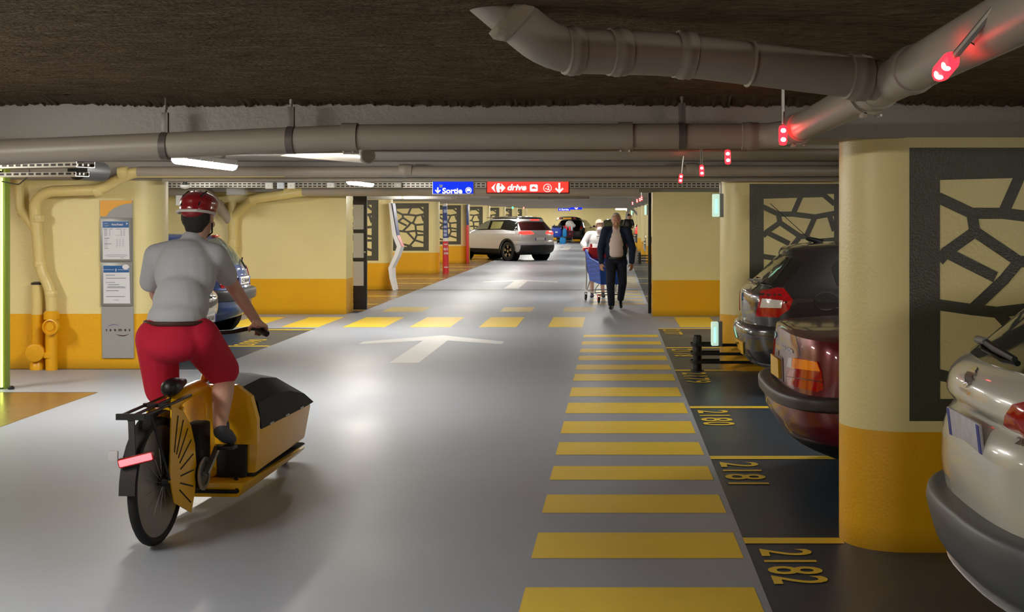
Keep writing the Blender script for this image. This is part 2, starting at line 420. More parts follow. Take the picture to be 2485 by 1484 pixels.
for i, y in enumerate(ROWS):
    if i == 2: continue
    pillar(1, i, y); pillar(-1, i, y + (.22 if i == 1 else 0), panel=i != 1)

# ---------------------------------------------------------------- pipes
def fillet(pts, rad=.12, n=6):
    pts = [V(p) for p in pts]; out = [pts[0]]
    for i in range(1, len(pts) - 1):
        a, b, c = pts[i - 1], pts[i], pts[i + 1]
        d1 = (a - b); d2 = (c - b); r = min(rad, d1.length * .48, d2.length * .48)
        p = b + d1.normalized() * r; q = b + d2.normalized() * r
        for k in range(n + 1):
            t = k / n; out.append(p * (1 - t) ** 2 + b * 2 * t * (1 - t) + q * t * t)
    return out + [pts[-1]]
def pipe_thing(name, label, pts, r, m, rad=.14, cat='pipe', collars=(), n=20, group=None):
    path = fillet(pts, rad)
    t = thing(name, label, cat, path[0], group=group)
    obj('pipe_run', MB().tube(path, r, n), m, t, world=True, smooth=50)
    for (p, d, l, k) in collars:  # point, direction, length, swell
        d = V(d).normalized(); p = V(p)
        obj('collar', MB().lathe([(r * .98, -l / 2), (r * k, -l / 2 + .004), (r * k, -l * .2), (r * (k + .04), -l * .12), (r * (k + .04), l * .12), (r * k, l * .2), (r * k, l / 2 - .004), (r * .98, l / 2)], p, d, n), m, t, world=True)
    return t
def hanger(t, p, r, top, m, w=.035):
    m = mat('hanger_steel', (104, 98, 92), rough=.45, metal=.3)
    # strap round a pipe running along x, and the rod up to the slab
    p = V(p); mb = MB()
    mb.lathe([(r * 1.0, -w / 2), (r * 1.09, -w / 2), (r * 1.09, w / 2), (r * 1.0, w / 2)], p, (1, 0, 0), 20)
    mb.box((p.x, p.y - .005, p.z + r + .05), (.036, .012, .1), bev=.003); mb.box((p.x + .012, p.y - .012, p.z + r + .05), (.008, .014, .1))
    mb.tube([(p.x, p.y, p.z + r), (p.x, p.y, top)], .006, 8)
    mb.lathe([(.011, 0), (.011, .02)], (p.x, p.y, p.z + r + .115), (0, 0, 1), 6)
    obj('hanger', mb, m, t, world=True)
def clamp(t, p, r, d, m, w=.07):
    p = V(p); d = V(d).normalized(); mb = MB()
    mb.lathe([(r, -w / 2), (r * 1.13, -w / 2), (r * 1.13, w / 2), (r, w / 2)], p, d, 20)
    s_ = V((0, 0, -1)).cross(d).normalized()
    for k in (-1, 1):
        mb.tube([p + V((0, 0, -r * 1.1)) + s_ * .03 + d * k * w * .3, p + V((0, 0, -r * 1.22)) + s_ * .03 + d * k * w * .3], .009, 6)
    mb.tube([p + V((0, 0, -r * 1.15)) + s_ * -.02 - d * w * .5, p + V((0, 0, -r * 1.15)) + s_ * -.02 + d * w * .5], .009, 8)
    obj('clamp', mb, m, t, world=True)

RM = .0625
A0 = V((.835, 1.2, 2.105)); A1 = V((.85, 3.98, 2.085)); A2 = V((.862, 6.2, 2.075))
B1 = P(1900, 330, 6.33); B2 = P(870, 332, 6.33); B3 = P(-60, 372, 6.33)
mp = pipe_thing('main_drain_pipe', 'long grey drain pipe slung along the first beam, bending towards the viewer at its right', [A0, A1, V((.86, 6.12, 2.075)), B1 + V((-.05, 0, 0)), B2, B3], RM, PIPE, .16,
                collars=[((.855, 5.9, 2.077), (0, 1, 0), .1, 1.08), (B1 + V((-.16, 0, 0)), (1, 0, 0), .09, 1.07), ((.853, 4.18, 2.084), (0, 1, 0), .12, 1.09), ((.847, 3.66, 2.088), (0, 1, 0), .1, 1.09)])
hanger(mp, P(402, 354, 6.33), RM, CEIL, PIPE); hanger(mp, P(707, 340, 6.33), RM, CEIL, PIPE); hanger(mp, P(1655, 331, 6.33), RM, CEIL, PIPE)
clamp(mp, P(850, 333, 6.33), RM, (1, 0, 0), PIPE, .075); clamp(mp, P(1518, 331, 6.33), RM, (1, 0, 0), PIPE, .07)
clamp(mp, (.858, 6.0, 2.076), RM * 1.05, (0, 1, 0), PIPE, .06); clamp(mp, (.853, 4.3, 2.084), RM * 1.05, (0, 1, 0), PIPE, .06)
J = V((.80, 3.93, 2.088)); C1b = P(1640, 131, 3.78); CJ = J - C1b; C21 = C1b - P(1338, 122, 3.63)
C1 = P(1500, 130, 3.74); C2 = P(1338, 122, 3.63); C3 = P(1228, 28, 3.6); C4 = C3 + (C3 - C2).normalized() * .12
bp_ = pipe_thing('branch_drain_pipe', 'short fat grey branch pipe dropping from the brown ceiling into the junction', [C4, C3, C2, C1b, J], RM * 1.02, PIPE, .11,
                 collars=[(C2 + C21 * .16, C21, .05, 1.07), (C2 + C21 * .52, C21, .06, 1.07), (C1b + CJ * .04, CJ, .06, 1.09), (C1b + CJ * .36, CJ, .012, 1.07), (C1b + CJ * .9, CJ, .07, 1.1)])
obj('patch_ring', MB().lathe([(.078, -.03), (.082, -.01), (.066, .02)], P(1250, 46, 3.6), C2 - C3, 18), mat('mortar', (150, 138, 122), rough=1, var=.3, bump=1, bscale=40), bp_, world=True)
def far_pipe(label, z0, y, x0, x1, dz=0, col=PIPE, r=.06, extra=()):
    return pipe_thing('drain_pipe', label, [V((x0, y, z0)), V((x1, y, z0 + dz))], r, col, collars=extra, n=16)
Y2 = 13.75
z2 = ZA(415, Y2)
# second row: pipe along beam, then down the left pillar to the floor in painted elbows
p2 = pipe_thing('painted_drain_pipe', 'cream and grey drain pipe stepping down the yellow pillar beside the notice panel',
    [V((5.8, Y2, z2 + .01)), P(318, 418, Y2), P(245, 460, 13.85), P(112, 464, 13.95), P(82, 490, 14.02), P(98, 655, 14.05), P(122, 700, 14.05), P(126, 760, 14.05)], .058, PIPEY, .1,
    collars=[(P(300, 419, Y2), (1, .0, .1), .1, 1.15), (P(240, 461, 13.86), (1, 0, .2), .09, 1.15), (P(92, 530, 14.03), (0, 0, 1), .08, 1.1), (P(96, 640, 14.05), (0, 0, 1), .07, 1.1), (P(124, 712, 14.05), (0, 0, 1), .07, 1.1)], n=18)
for px_ in (985, 1680): obj('collar', MB().lathe([(.058, -.07), (.069, -.066), (.069, -.03), (.073, -.02), (.073, .02), (.069, .03), (.069, .066), (.058, .07)], P(px_, 414 if px_ < 1000 else 411, Y2), (1, 0, 0), 18), PIPE, p2, world=True)
g2 = obj('grey_run', MB().tube([V((5.9, Y2, z2 + .01)), P(335, 417.5, Y2)], .0595, 18), PIPE, p2, world=True)
lo = MB().tube([P(125, 765, 14.05), V((P(125, 765, 14.05).x, 14.05, .0))], .062, 18)
obj('lower_run', lo, PIPEO, p2, world=True)
q = P(125, 765, 14.05); obj('collar', MB().lathe([(.06, -.04), (.08, -.04), (.08, .03), (.06, .05)], q, (0, 0, 1), 18), PIPEO, p2, world=True)
q = P(127, 792, 13.97)
ac = MB().lathe([(.085, 0), (.085, -.06), (.07, -.065), (.07, -.04), (.04, -.04), (.04, -.055), (.0, -.055)], q, (0, 1, 0), 22); obj('access_cap', ac, PIPEO, p2, world=True)
q = P(122, 860, 14.05); obj('collar', MB().lathe([(.06, -.03), (.072, -.03), (.072, .03), (.06, .03)], q, (0, 0, 1), 18), PIPEO, p2, world=True)
q = P(90, 690, 14.1)
p3 = pipe_thing('capped_standpipe', 'short capped pipe standing left of the stepped drain pipe, round access lid near the floor', [V((q.x, 14.1, 0)), V((q.x, 14.1, .6))], .058, PIPEO, n=18)
obj('upper_run', MB().tube([V((q.x, 14.1, .6)), q], .058, 18), PIPEY, p3, world=True); obj('cap', MB().lathe([(.058, 0), (.062, .0), (.062, .02), (.03, .03)], q, (0, 0, 1), 16), DARK, p3, world=True)
z = P(85, 855, 14.0); obj('access_lid', MB().lathe([(.095, .04), (.1, 0), (.095, -.03), (.085, -.035), (.0, -.03)], z, (-.25, 1, .1), 24), PIPEO, p3, world=True)
obj('collar', MB().lathe([(.058, 0), (.075, 0), (.075, .07), (.058, .09)], (q.x, 14.1, 0), (0, 0, 1), 18), PIPEO, p3, world=True)
p4 = pipe_thing('wall_pipe', 'cream wye pipe coming down from the corner into the stepped drain pipe', [P(46, 432, 14.12), P(48, 505, 14.1), P(84, 553, 14.04)], .05, PIPEY, .06, n=14, collars=[(P(55, 515, 14.1), (.6, 0, -.7), .05, 1.15)])
# partition-wall wye
Y3 = 21.83
w1 = pipe_thing('wye_drain_pipe', 'cream pipe with black clamps running left into a wye on the partition wall', [V((.4, 21.45, ZA(463, 21.45))), P(740, 463, 21.45), P(690, 472, 21.48), P(612, 482, 21.68), P(570, 520, Y3), P(566, 545, Y3), V((P(566, 640, Y3).x, Y3, 0))], .08, PIPEY, .18,
    collars=[(P(700, 466, 21.5), (1, 0, .1), .12, 1.15), (P(566, 590, Y3), (0, 0, 1), .14, 1.15), (P(566, 545, Y3), (0, 0, 1), .1, 1.1), (P(612, 486, 21.68), (.8, 0, .5), .06, 1.08)], n=16)
obj('grey_run', MB().tube([V((.45, 21.45, ZA(463, 21.45))), P(735, 463, 21.45)], .087, 16), PIPE, w1, world=True)
obj('stub', MB().tube([P(563, 490, Y3), P(565, 560, Y3)], [.075, .085], 16), PIPEY, w1, world=True)
w2 = pipe_thing('wye_drain_pipe', 'dirty grey pipe slanting down from the left into the wye on the partition wall', [P(400, 465, 21.42), P(500, 466, 21.44), P(525, 492, 21.66), P(558, 535, Y3)], .08, PIPE, .15, n=16, collars=[(P(530, 497, 21.77), (.6, 0, -.8), .1, 1.15)])
w3 = pipe_thing('stub_pipe', 'pale capped pipe end hanging behind the first beam above the aisle', [P(640, 362, 13.2), P(893, 379, 10.2)], .056, mat('pale_pipe', (214, 208, 196), rough=.4), n=18)
obj('end_cap', MB().lathe([(.056, -.06), (.062, -.05), (.062, .0), (.05, .015), (.0, .02)], P(893, 379, 10.2), P(893, 379, 10.2) - P(640, 362, 13.2), 20), PIPE, w3, world=True)
def conduit(label, pts, r=.012, m=None):
    o = obj('ceiling_conduit', MB().tube(fillet(pts, .05), r, 8), m or PIPE); tag(o, label, 'conduit'); return o
conduit('thin conduit running along the slab just behind the first beam', [P(-40, 383, 10.6), P(905, 366, 10.6), P(2040, 364, 10.6)], .012)
conduit('thin conduit on the slab above the painted drain pipe', [P(260, 384, 13.4), P(2040, 384, 13.4)], .014)
conduit('grey conduit tucked under the slab at the right behind the slanting pipe', [P(2300, 184, 5.9), P(2490, 183, 5.9)], .012, STEEL)
conduit('slim conduit running below the painted drain pipe along the second beam', [P(395, 436, 13.8), P(2040, 436, 13.8)], .02)
conduit('black cable drooping from the upper tray by the green-lit frame', [P(70, 395, 11.2), P(72, 425, 11.2), P(45, 448, 11.4), P(5, 440, 11.6)], .006, DARK)
conduit('short pipe dropping beside the exit light box on the yellow pillar', [P(1745, 436, 13.9), P(1749, 447, 13.9), P(1749, 470, 13.9)], .013, STEEL)

# ---------------------------------------------------------------- cable trays, boxes, ducts
def tray_mat():
    m = mat('perforated_steel', (176, 174, 168), rough=.4, metal=.5)
    nt = m.node_tree; N = nt.nodes; L = nt.links; b = N['Principled BSDF']
    tc = N.new('ShaderNodeTexCoord'); mp_ = N.new('ShaderNodeMapping'); mp_.inputs['Rotation'].default_value = (R(90), 0, 0)
    L.new(tc.outputs['Object'], mp_.inputs['Vector'])
    br = N.new('ShaderNodeTexBrick'); br.offset = 0; br.inputs['Scale'].default_value = 1; br.inputs['Brick Width'].default_value = .075; br.inputs['Row Height'].default_value = .04
    br.inputs['Mortar Size'].default_value = .011; br.inputs['Mortar Smooth'].default_value = 0
    br.inputs['Color1'].default_value = br.inputs['Color2'].default_value = rgb((40, 38, 34)); br.inputs['Mortar'].default_value = rgb((186, 182, 174))
    L.new(mp_.outputs[0], br.inputs['Vector']); L.new(br.outputs['Color'], b.inputs['Base Color'])
    return m
TRAY = tray_mat()
def tray(label, a, b, h=.08, w=.2, cables=3):
    a, b = V(a), V(b); t = thing('cable_tray', label, 'cable tray', a)
    L_ = (b - a).length; d = (b - a).normalized()
    M = Matrix.Rotation(math.atan2(d.y, d.x), 4, 'Z'); M.translation = V((0, 0, 0))
    mb = MB()
    for s_ in (-1, 1): mb.box((L_ / 2, s_ * w / 2, h / 2), (L_, .004, h))
    mb.box((L_ / 2, 0, 0), (L_, w, .004))
    obj('rail', mb, TRAY, t, smooth=0).matrix_local = M
    cb = MB()
    for k in range(cables): cb.tube([(0.02, -w * .35 + k * w * .3, .02), (L_ * .5, -w * .3 + k * w * .28, .025), (L_ - .02, -w * .35 + k * w * .3, .02)], .012, 6)
    obj('cable', cb, mat('grey_cable', (120, 118, 112), rough=.6), t).matrix_local = M
    return t
tray('perforated cable tray running across above the wide opening', P(400, 455, 20.9), P(1752, 455, 20.9), .085)
tray('upper perforated cable tray ending left of the round duct', P(-40, 410, 11.0), P(208, 411, 10.6), .045)
tray('lower perforated cable tray hung under the upper one by the green-lit frame', P(-40, 430, 11.0), P(200, 427, 10.7), .035, .16)
du = obj('round_duct', MB().lathe([(.085, 0), (.085, .5), (.07, .5), (.07, .02), (0, .02)], P(188, 412, 10.9), (0, 1, 0), 24), DARK); tag(du, 'dark round duct mouth behind the ends of the cable trays', 'duct')
def jbox(px, py, Y, w, h, label, m=WHITE, d=.07):
    c = P(px, py, Y); t = thing('junction_box', label, 'junction box', c, group='junction boxes along the tray')
    obj('case', MB().box((0, d / 2, 0), (w, d, h), bev=.008), m, t); obj('lid', MB().box((0, -.004, 0), (w * .92, .012, h * .9), bev=.004), m, t)
    obj('wall_mount', MB().box((0, d, 0), (w * .5, .02, h * .5)), STEEL, t)
    obj('lid_screw', MB().lathe([(.008, 0), (.008, -.012)], (0, 0, 0), (0, 1, 0), 8), STEEL, t)
jbox(652, 450, 20.7, .115, .1, 'white junction box, leftmost of three on the tray above the wye'); jbox(680, 450, 20.7, .11, .1, 'blue-white junction box, middle of three on the tray above the wye', mat('bluish_plastic', (214, 222, 236), rough=.4)); jbox(706, 450, 20.7, .115, .1, 'white junction box, rightmost of three on the tray above the wye')
jbox(802, 449, 20.7, .115, .08, 'white junction box alone on the tray above the partition edge'); jbox(965, 449, 20.7, .12, .08, 'white junction box on the tray left of the blue sign')
t = thing('control_cabinet', 'grey metal box fixed above the wye pipe', 'electrical box', P(571, 462, 21.3)); obj('case', MB().box((0, .1, 0), (.3, .2, .14), bev=.01), mat('box_grey', (176, 178, 176), rough=.4), t); obj('lid', MB().box((0, -.005, 0), (.27, .012, .11), bev=.004), mat('box_grey', (176, 178, 176)), t)
t = thing('blank_signboard', 'blank white board hung below the ceiling behind the rider\'s helmet', 'sign', P(470, 486, 20.6)); obj('board', MB().box((0, 0, 0), (.56, .03, .16), bev=.005), WHITE, t); obj('bracket', MB().box((0, 0, .12), (.03, .03, .1)), DARK, t)
t = thing('ceiling_sensor', 'small white dome sensor under the tray left of the wye', 'sensor', P(449, 452, 20.0)); obj('dome', MB().lathe([(.02, .03), (.075, .02), (.075, -.005), (.05, -.03), (.0, -.04)], (0, 0, 0), (0, 0, 1), 20), WHITE, t); obj('mount', MB().lathe([(.03, 0), (.03, .09)], (0, 0, .025), (0, 0, 1), 12), DARK, t)
for (xa, xb, py, Y, c, lab) in ((857, 1098, 477, 23.4, (206, 205, 202), 'pale boxed duct under the ceiling left of the wide opening'), (1188, 1430, 477, 23.4, (176, 172, 166), 'grey boxed duct under the ceiling in the middle of the wide opening')):
    a = P(xa, py, Y); b = P(xb, py, Y); t = thing('ceiling_duct', lab, 'duct', (a + b) / 2); obj('mount', MB().box((0, .3, .1), (.03, .3, .14)), STEEL, t); obj('casing', MB().box((0, .3, .0), (b.x - a.x, .6, .085), bev=.005), mat('duct%d' % xa, c, rough=.45), t)
    obj('strap', MB().box((0, .3, .0), (.03, .62, .09), bev=.003), PIPE, t)
# fire door counterweight column
t = thing('fire_door_leaf', 'black door edge with three white panels standing at the partition end', 'door', P(873.5, 751, 22.85)); w = .24
obj('door_frame', MB().box((0, .03, 1.03), (w, .06, 2.06), bev=.004), DARK, t, smooth=0)
for (ya, yb) in ((498, 558), (567, 627), (636, 695)):
    za, zb = ZA(ya, 22.8), ZA(yb, 22.8); obj('panel', MB().box((-.025, -.004, (za + zb) / 2), (.185, .02, za - zb), bev=.004), mat('panel_white', (206, 208, 212), rough=.25), t, smooth=0)
obj('handle', MB().box((.08, -.016, ZA(613, 22.8)), (.05, .012, .03), bev=.004), STEEL, t)

# ---------------------------------------------------------------- lamps
FARL = mat('far_lamp_glow', (255, 255, 255), emit=78, ecol=(255, 250, 238))
def luminaire_proto(label, clips=True, glow=None):
    t = thing('strip_luminaire', label, 'light', (0, 0, 0))
    obj('housing', MB().box((0, 0, .05), (.105, 1.56, .05), bev=.012), LAMPH, t)
    df = MB(); pts = []
    for k in range(9): a = PI * k / 8; pts.append((.05 * math.cos(a), -.05 * math.sin(a)))
    df.prism(pts, fr((0, .77, .03), (1, 0, 0), (0, 0, 1)), 1.54)
    obj('diffuser', df, glow or LAMP, t, smooth=40)
    if clips:
        for y in (-.7, -.35, 0, .35, .7):
            obj('clip', MB().tube([(-.056, y, .01), (-.056, y, .05), (0, y, .079), (.056, y, .05), (.056, y, .01)], .005, 6), STEEL, t)
    for y in (-.5, .5): obj('ceiling_mount', MB().box((0, y, .1), (.03, .03, .08)), STEEL, t)
    return t
L0 = luminaire_proto('lit strip luminaire under the slab just behind the long grey pipe, over the left lane'); L0.location = (-3.56, 11.4, 2.115)
L1 = luminaire_proto('lit strip luminaire glimpsed under the second beam, above the cable tray', False); L1.location = (-3.6, 18.6, 2.115)
for (x, y, lab) in ((-3.56, 4.2, 'lit strip luminaire overhead left of the viewer'), (-3.56, -1.2, 'lit strip luminaire behind the viewer'), (-7.2, 18.2, 'added strip luminaire above the blue car, brightening the partition wall'), (-7.2, 10.8, 'added strip luminaire by the lit doorway frame, brightening the left pillar')): dup(L1, (x, y, 2.115), 0, lab)  # last two are unseen lamps added to brighten the partition and left pillar
LD = luminaire_proto('lit strip luminaire above the nearest white car', False, FARL); LD.location = (2.9, 3.1, 2.115)
dup(LD, (2.9, 11.0, 2.115), 0, 'lit strip luminaire above the bays behind the first right pillar'); dup(LD, (3.0, 18.3, 2.115), 0, 'lit strip luminaire behind the second right pillar')
L2 = None
for (x, row, off) in ((-3.6, 'left lane', 0), (-.4, 'right lane, added for brightness', 1.2), (3.0, 'right-hand bays', .6), (-7.0, 'left-hand bays, added for brightness', .3)):  # right-lane and left-bay rows are unseen, added to brighten the far end
    for k, yb in enumerate(ROWS[2:]):
        for dy in ((2.2, 5.4) if x in (-3.6, -7.0) else (4.6,)):
            lab_, grp_ = 'lit strip luminaire beyond the wide opening, over the %s' % row, 'strip luminaires beyond the opening over the %s' % row
            if L2 is None: L2 = luminaire_proto(lab_, False, FARL); L2['group'] = grp_; L2.location = (x, yb + dy, 2.16)
            else: dup(L2, (x, yb + dy, 2.16), 0, lab_, grp_)

# red bay indicators on rods
def indicator(label, d=(0, -1, 0), wire=False):
    t = thing('bay_indicator', label, 'indicator light', (0, 0, 0), group='red indicator lights over the right edge of the aisle')
    ln = .58 if wire else .24; rd = MB().tube([(0, 0, .05), (0, 0, ln)], .0085, 8); rd.box((0, 0, ln - .005), (.03, .02, .03), bev=.003); obj('rod', rd, STEEL, t)
    obj('led_case', MB().box((0, 0, 0), (.036, .036, .09), bev=.0165), RED_LED, t)
    d = V(d); d.z = 0; d.normalize()
    for k in (-.02, .02): obj('led_bulb', MB().ball(d * .0105 + V((0, 0, k)), .0125, 14), RED_CORE, t)
    if wire: obj('wire', MB().tube([(.004, .012, .1), (.05, .02, .06), (.045, .02, .24)], .003, 6), DARK, t)
    return t
IND = [(2295, 162, 2.9, 'large red indicator light hanging nearest, in front of the slanting pipe'), (1900, 328, 5.8, 'red indicator light hanging at the elbow of the long grey pipe'), (1766, 381, 8.0, 'red indicator light just under the long pipe, third from the nearest'),
       (1703, 414, 10.4, 'red indicator light, fourth along the row past the first beam'), (1652, 433, 12.6, 'red indicator light, fifth along the row, just left of the fourth'),
       (1557, 481, 28, 'tiny red indicator light, highest beyond the opening by the door rail'), (1553, 484, 30.5, 'tiny red indicator light next to the highest one beyond the opening'), (1546, 487, 33.4, 'tiny red indicator light second lowest beyond the opening'), (1535, 493, 39, 'tiny red indicator light lowest beyond the opening'), (1271, 504, 62, 'tiny red indicator light over the left row far back')]
I0 = None
for k, (px, py, Y, lab) in enumerate(IND):
    p = P(px, py, Y)
    if k == 0:
        q_ = V((.06, -.30, .13)).to_track_quat('Z', 'Y'); o = indicator(lab, q_.to_matrix().inverted() @ (CAMP - p), True); o.location = p; o.rotation_euler = q_.to_euler()
    elif I0 is None: I0 = indicator(lab); I0.location = p
    else: dup(I0, p, 0, lab).rotation_euler = (0, R(6) if Y == 12.6 else R(-2), 0)
gi = thing('bay_indicator', 'tiny green indicator light over the left row far back', 'indicator light', P(1244, 503, 62)); obj('led_case', MB().box((0, 0, 0), (.06, .06, .12), bev=.015), mat('green_led', (40, 255, 120), emit=14, ecol=(30, 255, 120)), gi); obj('rod', MB().tube([(0, 0, .05), (0, 0, .22)], .01, 6), STEEL, gi)

# wall-mounted green safety lights
def exit_lamp(px, py, Y, h, label):
    c = P(px, py, Y); t = thing('safety_light', label, 'emergency light', c)
    obj('housing', MB().box((.035, .02, 0), (.05, .1, h), bev=.006), mat('housing_grey', (150, 150, 144), rough=.35), t)
    obj('diffuser', MB().box((-.02, 0, 0), (.075, .09, h * .97), bev=.012), PALEG, t)
    obj('glow_tube', MB().box((-.02, -.044, -.01), (.022, .012, h * .62), bev=.006), GRN, t)
exit_lamp(1742, 498, 13.75, .25, 'tall pale green safety light high on the rounded end of the yellow pillar')
exit_lamp(1739, 809, 13.75, .26, 'pale green safety light low on the yellow pillar behind the black post')
exit_lamp(1568, 509, 44.8, .35, 'small green safety light on the far right-hand pillar')
exit_lamp(1534, 515, 68, .3, 'tiny green safety light furthest back on the right')
t = thing('wall_luminaire', 'warm white lamp box on the far end wall', 'light', P(1508, 506, 82.7)); obj('housing', MB().box((0, .1, 0), (.8, .1, .2), bev=.01), WHITE, t); obj('diffuser', MB().box((0, .03, 0), (.74, .06, .15), bev=.01), mat('warm_glow', (255, 236, 200), emit=9, ecol=(255, 226, 180)), t)

# barrier post with hoops
def barrier(loc, label):
    t = thing('barrier_post', label, 'bollard', loc)
    obj('post', MB().lathe([(.05, 0), (.05, .36), (.048, .375), (.038, .385), (0, .387)], (0, 0, 0), (0, 0, 1), 24), DARK, t)
    obj('base_plate', MB().lathe([(.075, 0), (.075, .008), (.05, .012)], (0, 0, 0), (0, 0, 1), 20), DARK, t)
    for z in (.10, .19, .285):
        pts = [(.75, -.1, z + .0), (.1, -.1, z)] + [(-.02 + .055 * math.cos(a) * 1 - .0, .1 * math.sin(a), z) for a in [R(d) for d in range(-90, -271, -15)]] + [(.1, .1, z), (.25, .1, z)]
        hb = MB()
        for i in range(len(pts) - 1): hb.bar(pts[i], pts[i + 1], .006, .032)
        obj('hoop', hb, DARK, t)
    return t
b0 = barrier((XA(1692, 14.02), 14.02, 0), 'short black post with three curved bands guarding the yellow pillar')
dup(b0, (XA(1552, 44.6), 44.6, 0), 0, 'small black barrier post far back beyond the man in the suit')

# green-lit frame at the left edge
t = thing('lit_portal', 'dark doorway frame edged with a yellow-green light strip on the left', 'door frame', (-5.875, 12.5, 0))
for x in (0., -1.9): obj('post', MB().box((x - .045, .06, 1.06), (.1, .12, 2.12), bev=.004), mat('olive_frame', (64, 70, 40), rough=.4), t)
obj('lintel', MB().box((-.95, .06, 2.09), (1.9, .12, .07), bev=.004), mat('olive_frame', (64, 70, 40)), t)
LG = mat('lime_glow', (236, 255, 140), emit=3, ecol=(222, 255, 110))
obj('light_strip', MB().box((.0, -.005, 1.05), (.022, .012, 2.06), bev=.003).box((-.95, -.005, 2.115), (1.9, .012, .02)), LG, t)
obj('trim_strip', MB().box((.024, .05, 1.06), (.02, .1, 2.12), bev=.003), mat('lime_trim', (112, 128, 40), rough=.4), t)
obj('floor_stop', MB().lathe([(.03, 0), (.03, .02), (.015, .035)], (.09, .0, 0), (0, 0, 1), 14), DARK, t)
# ---------------------------------------------------------------- signs: px() gives a frame on a vertical plane at depth Y in real metres
def sign_frame(cx, cy, Y): return fr(P(cx, cy, Y), (1, 0, 0), (0, 0, 1))
def flat(name, pts, cx, cy, Y, m, parent, z=.004, k=1.):
    # polygon given as it is measured on the sign face
    s_ = Y / F; mb = MB(); mb.add([V(((p[0] - cx) * s_ * k, -z, -(p[1] - cy) * s_ * k)) for p in pts], [tuple(range(len(pts)))])
    return obj(name, mb, m, parent, smooth=0, fix=False)
def circ(x, y, r, n=28): return [(x + r * math.cos(2 * PI * i / n), y + r * math.sin(2 * PI * i / n)) for i in range(n)]
def rrect(x0, x1, y0, y1, r, n=5):
    out = []
    for (cx, cy, a0) in ((x1 - r, y1 - r, 0), (x0 + r, y1 - r, 90), (x0 + r, y0 + r, 180), (x1 - r, y0 + r, 270)):
        for i in range(n + 1): a = R(a0 + 90 * i / n); out.append((cx + r * math.cos(a), cy + r * math.sin(a)))
    return out
def ringmb(x, y, ro, ri, cx, cy, Y, z, n=32):
    s_ = Y / F; mb = MB(); vs = []; fs = []
    for i in range(n):
        a = 2 * PI * i / n
        for r in (ro, ri): vs.append(((x + r * math.cos(a) - cx) * s_, -z, -(y + r * math.sin(a) - cy) * s_))
    for i in range(n): j = (i + 1) % n; fs.append((2 * i, 2 * j, 2 * j + 1, 2 * i + 1))
    return mb.add(vs, fs)
def words_on(name, s, x0, x1, y0, y1, cx, cy, Y, m, parent, z=.005, **kw):
    s_ = Y / F
    M = fr((((x0 + x1) / 2 - cx) * s_, -z, -((y0 + y1) / 2 - cy) * s_), (1, 0, 0), (0, 0, 1))
    return obj(name, text_fit(MB(), s, M, (x1 - x0) * s_, (y1 - y0) * s_, **kw), m, parent, smooth=0, fix=False)
SW = mat('sign_white', (255, 255, 255), emit=.85, ecol=(255, 255, 255), rough=.4)
SB = mat('sign_blue', (10, 50, 225), emit=.75, ecol=(6, 48, 235), rough=.3, var=.35, vscale=6)
SR = mat('sign_red', (240, 50, 46), emit=.9, ecol=(255, 70, 58), rough=.3)
def down_arrow(x, y0, y1, hw, t):
    m_ = t / 2
    return [[(x - m_, y0), (x + m_, y0), (x + m_, y1 - t * .6), (x - m_, y1 - t * .6)],
            [(x, y1), (x - hw, y1 - hw), (x - hw + t * .7, y1 - hw - t * .6), (x, y1 - t * 1.3), (x + hw - t * .7, y1 - hw - t * .6), (x + hw, y1 - hw)]]
YS = 18.5; CXS, CYS = 1099.5, 457
t = thing('exit_sign', 'blue illuminated hanging sign reading Sortie with a down arrow', 'sign', P(CXS, CYS, YS)); s_ = YS / F
obj('case', MB().box((0, .05, .012), (101 * s_, .1, 33 * s_), bev=.006), WHITE, t, smooth=0)
obj('face', MB().box((0, -.003, .014), (97.5 * s_, .008, 29.5 * s_), bev=.002), SB, t, smooth=0)
words_on('lettering', 'Sortie', 1073.7, 1122, 455.5, 469.5, CXS, CYS, YS, SW, t, z=.012, bold=.03)
for a in down_arrow(1062.8, 454.5, 469, 7.2, 3.2): flat('arrow', a, CXS, CYS, YS, SW, t, .012)
obj('car_ring', ringmb(1137.3, 461.5, 7.6, 6.2, CXS, CYS, YS, .012), SW, t, smooth=0, fix=False)
flat('car_symbol', [(1133.2, 459.6), (1134.6, 457), (1140, 457), (1141.4, 459.6), (1142, 461.5), (1142, 464.5), (1140.6, 464.5), (1140.6, 463.6), (1134, 463.6), (1134, 464.5), (1132.6, 464.5), (1132.6, 461.5)], CXS, CYS, YS, SW, t, .012)
flat('sticker', [(1066, 447.6), (1075, 448), (1073.8, 454.6), (1067.5, 455)], CXS, CYS, YS, mat('sticker_pale', (170, 190, 230)), t, .0135)
for x in (-.2, .2): obj('hanger_rod', MB().tube([(x, .05, .1), (x, .05, .3)], .008, 8), STEEL, t)
CXS, CYS = 1281, 456
t = thing('drive_sign', 'red illuminated hanging sign reading drive with a white logo and down arrow', 'sign', P(CXS, CYS, YS))
obj('case', MB().box((0, .06, .012), (202 * s_, .12, 31 * s_), bev=.006), mat('sign_case_red', (120, 12, 14), rough=.4), t, smooth=0)
obj('face', MB().box((0, -.003, .016), (197 * s_, .008, 27 * s_), bev=.002), SR, t, smooth=0)
zx = lambda x, y: (1040 + x / 6.9, 430 + y / 6.9)
zl = lambda x, y: (1178 + x / 22.6, 438 + y / 22.6)
flat('logo_arrow', [zl(*q) for q in ((330, 395), (350, 365), (540, 175), (575, 155), (530, 240), (500, 320), (492, 395), (500, 470), (530, 550), (575, 635), (540, 615), (350, 425))], CXS, CYS, YS, SW, t, .012)
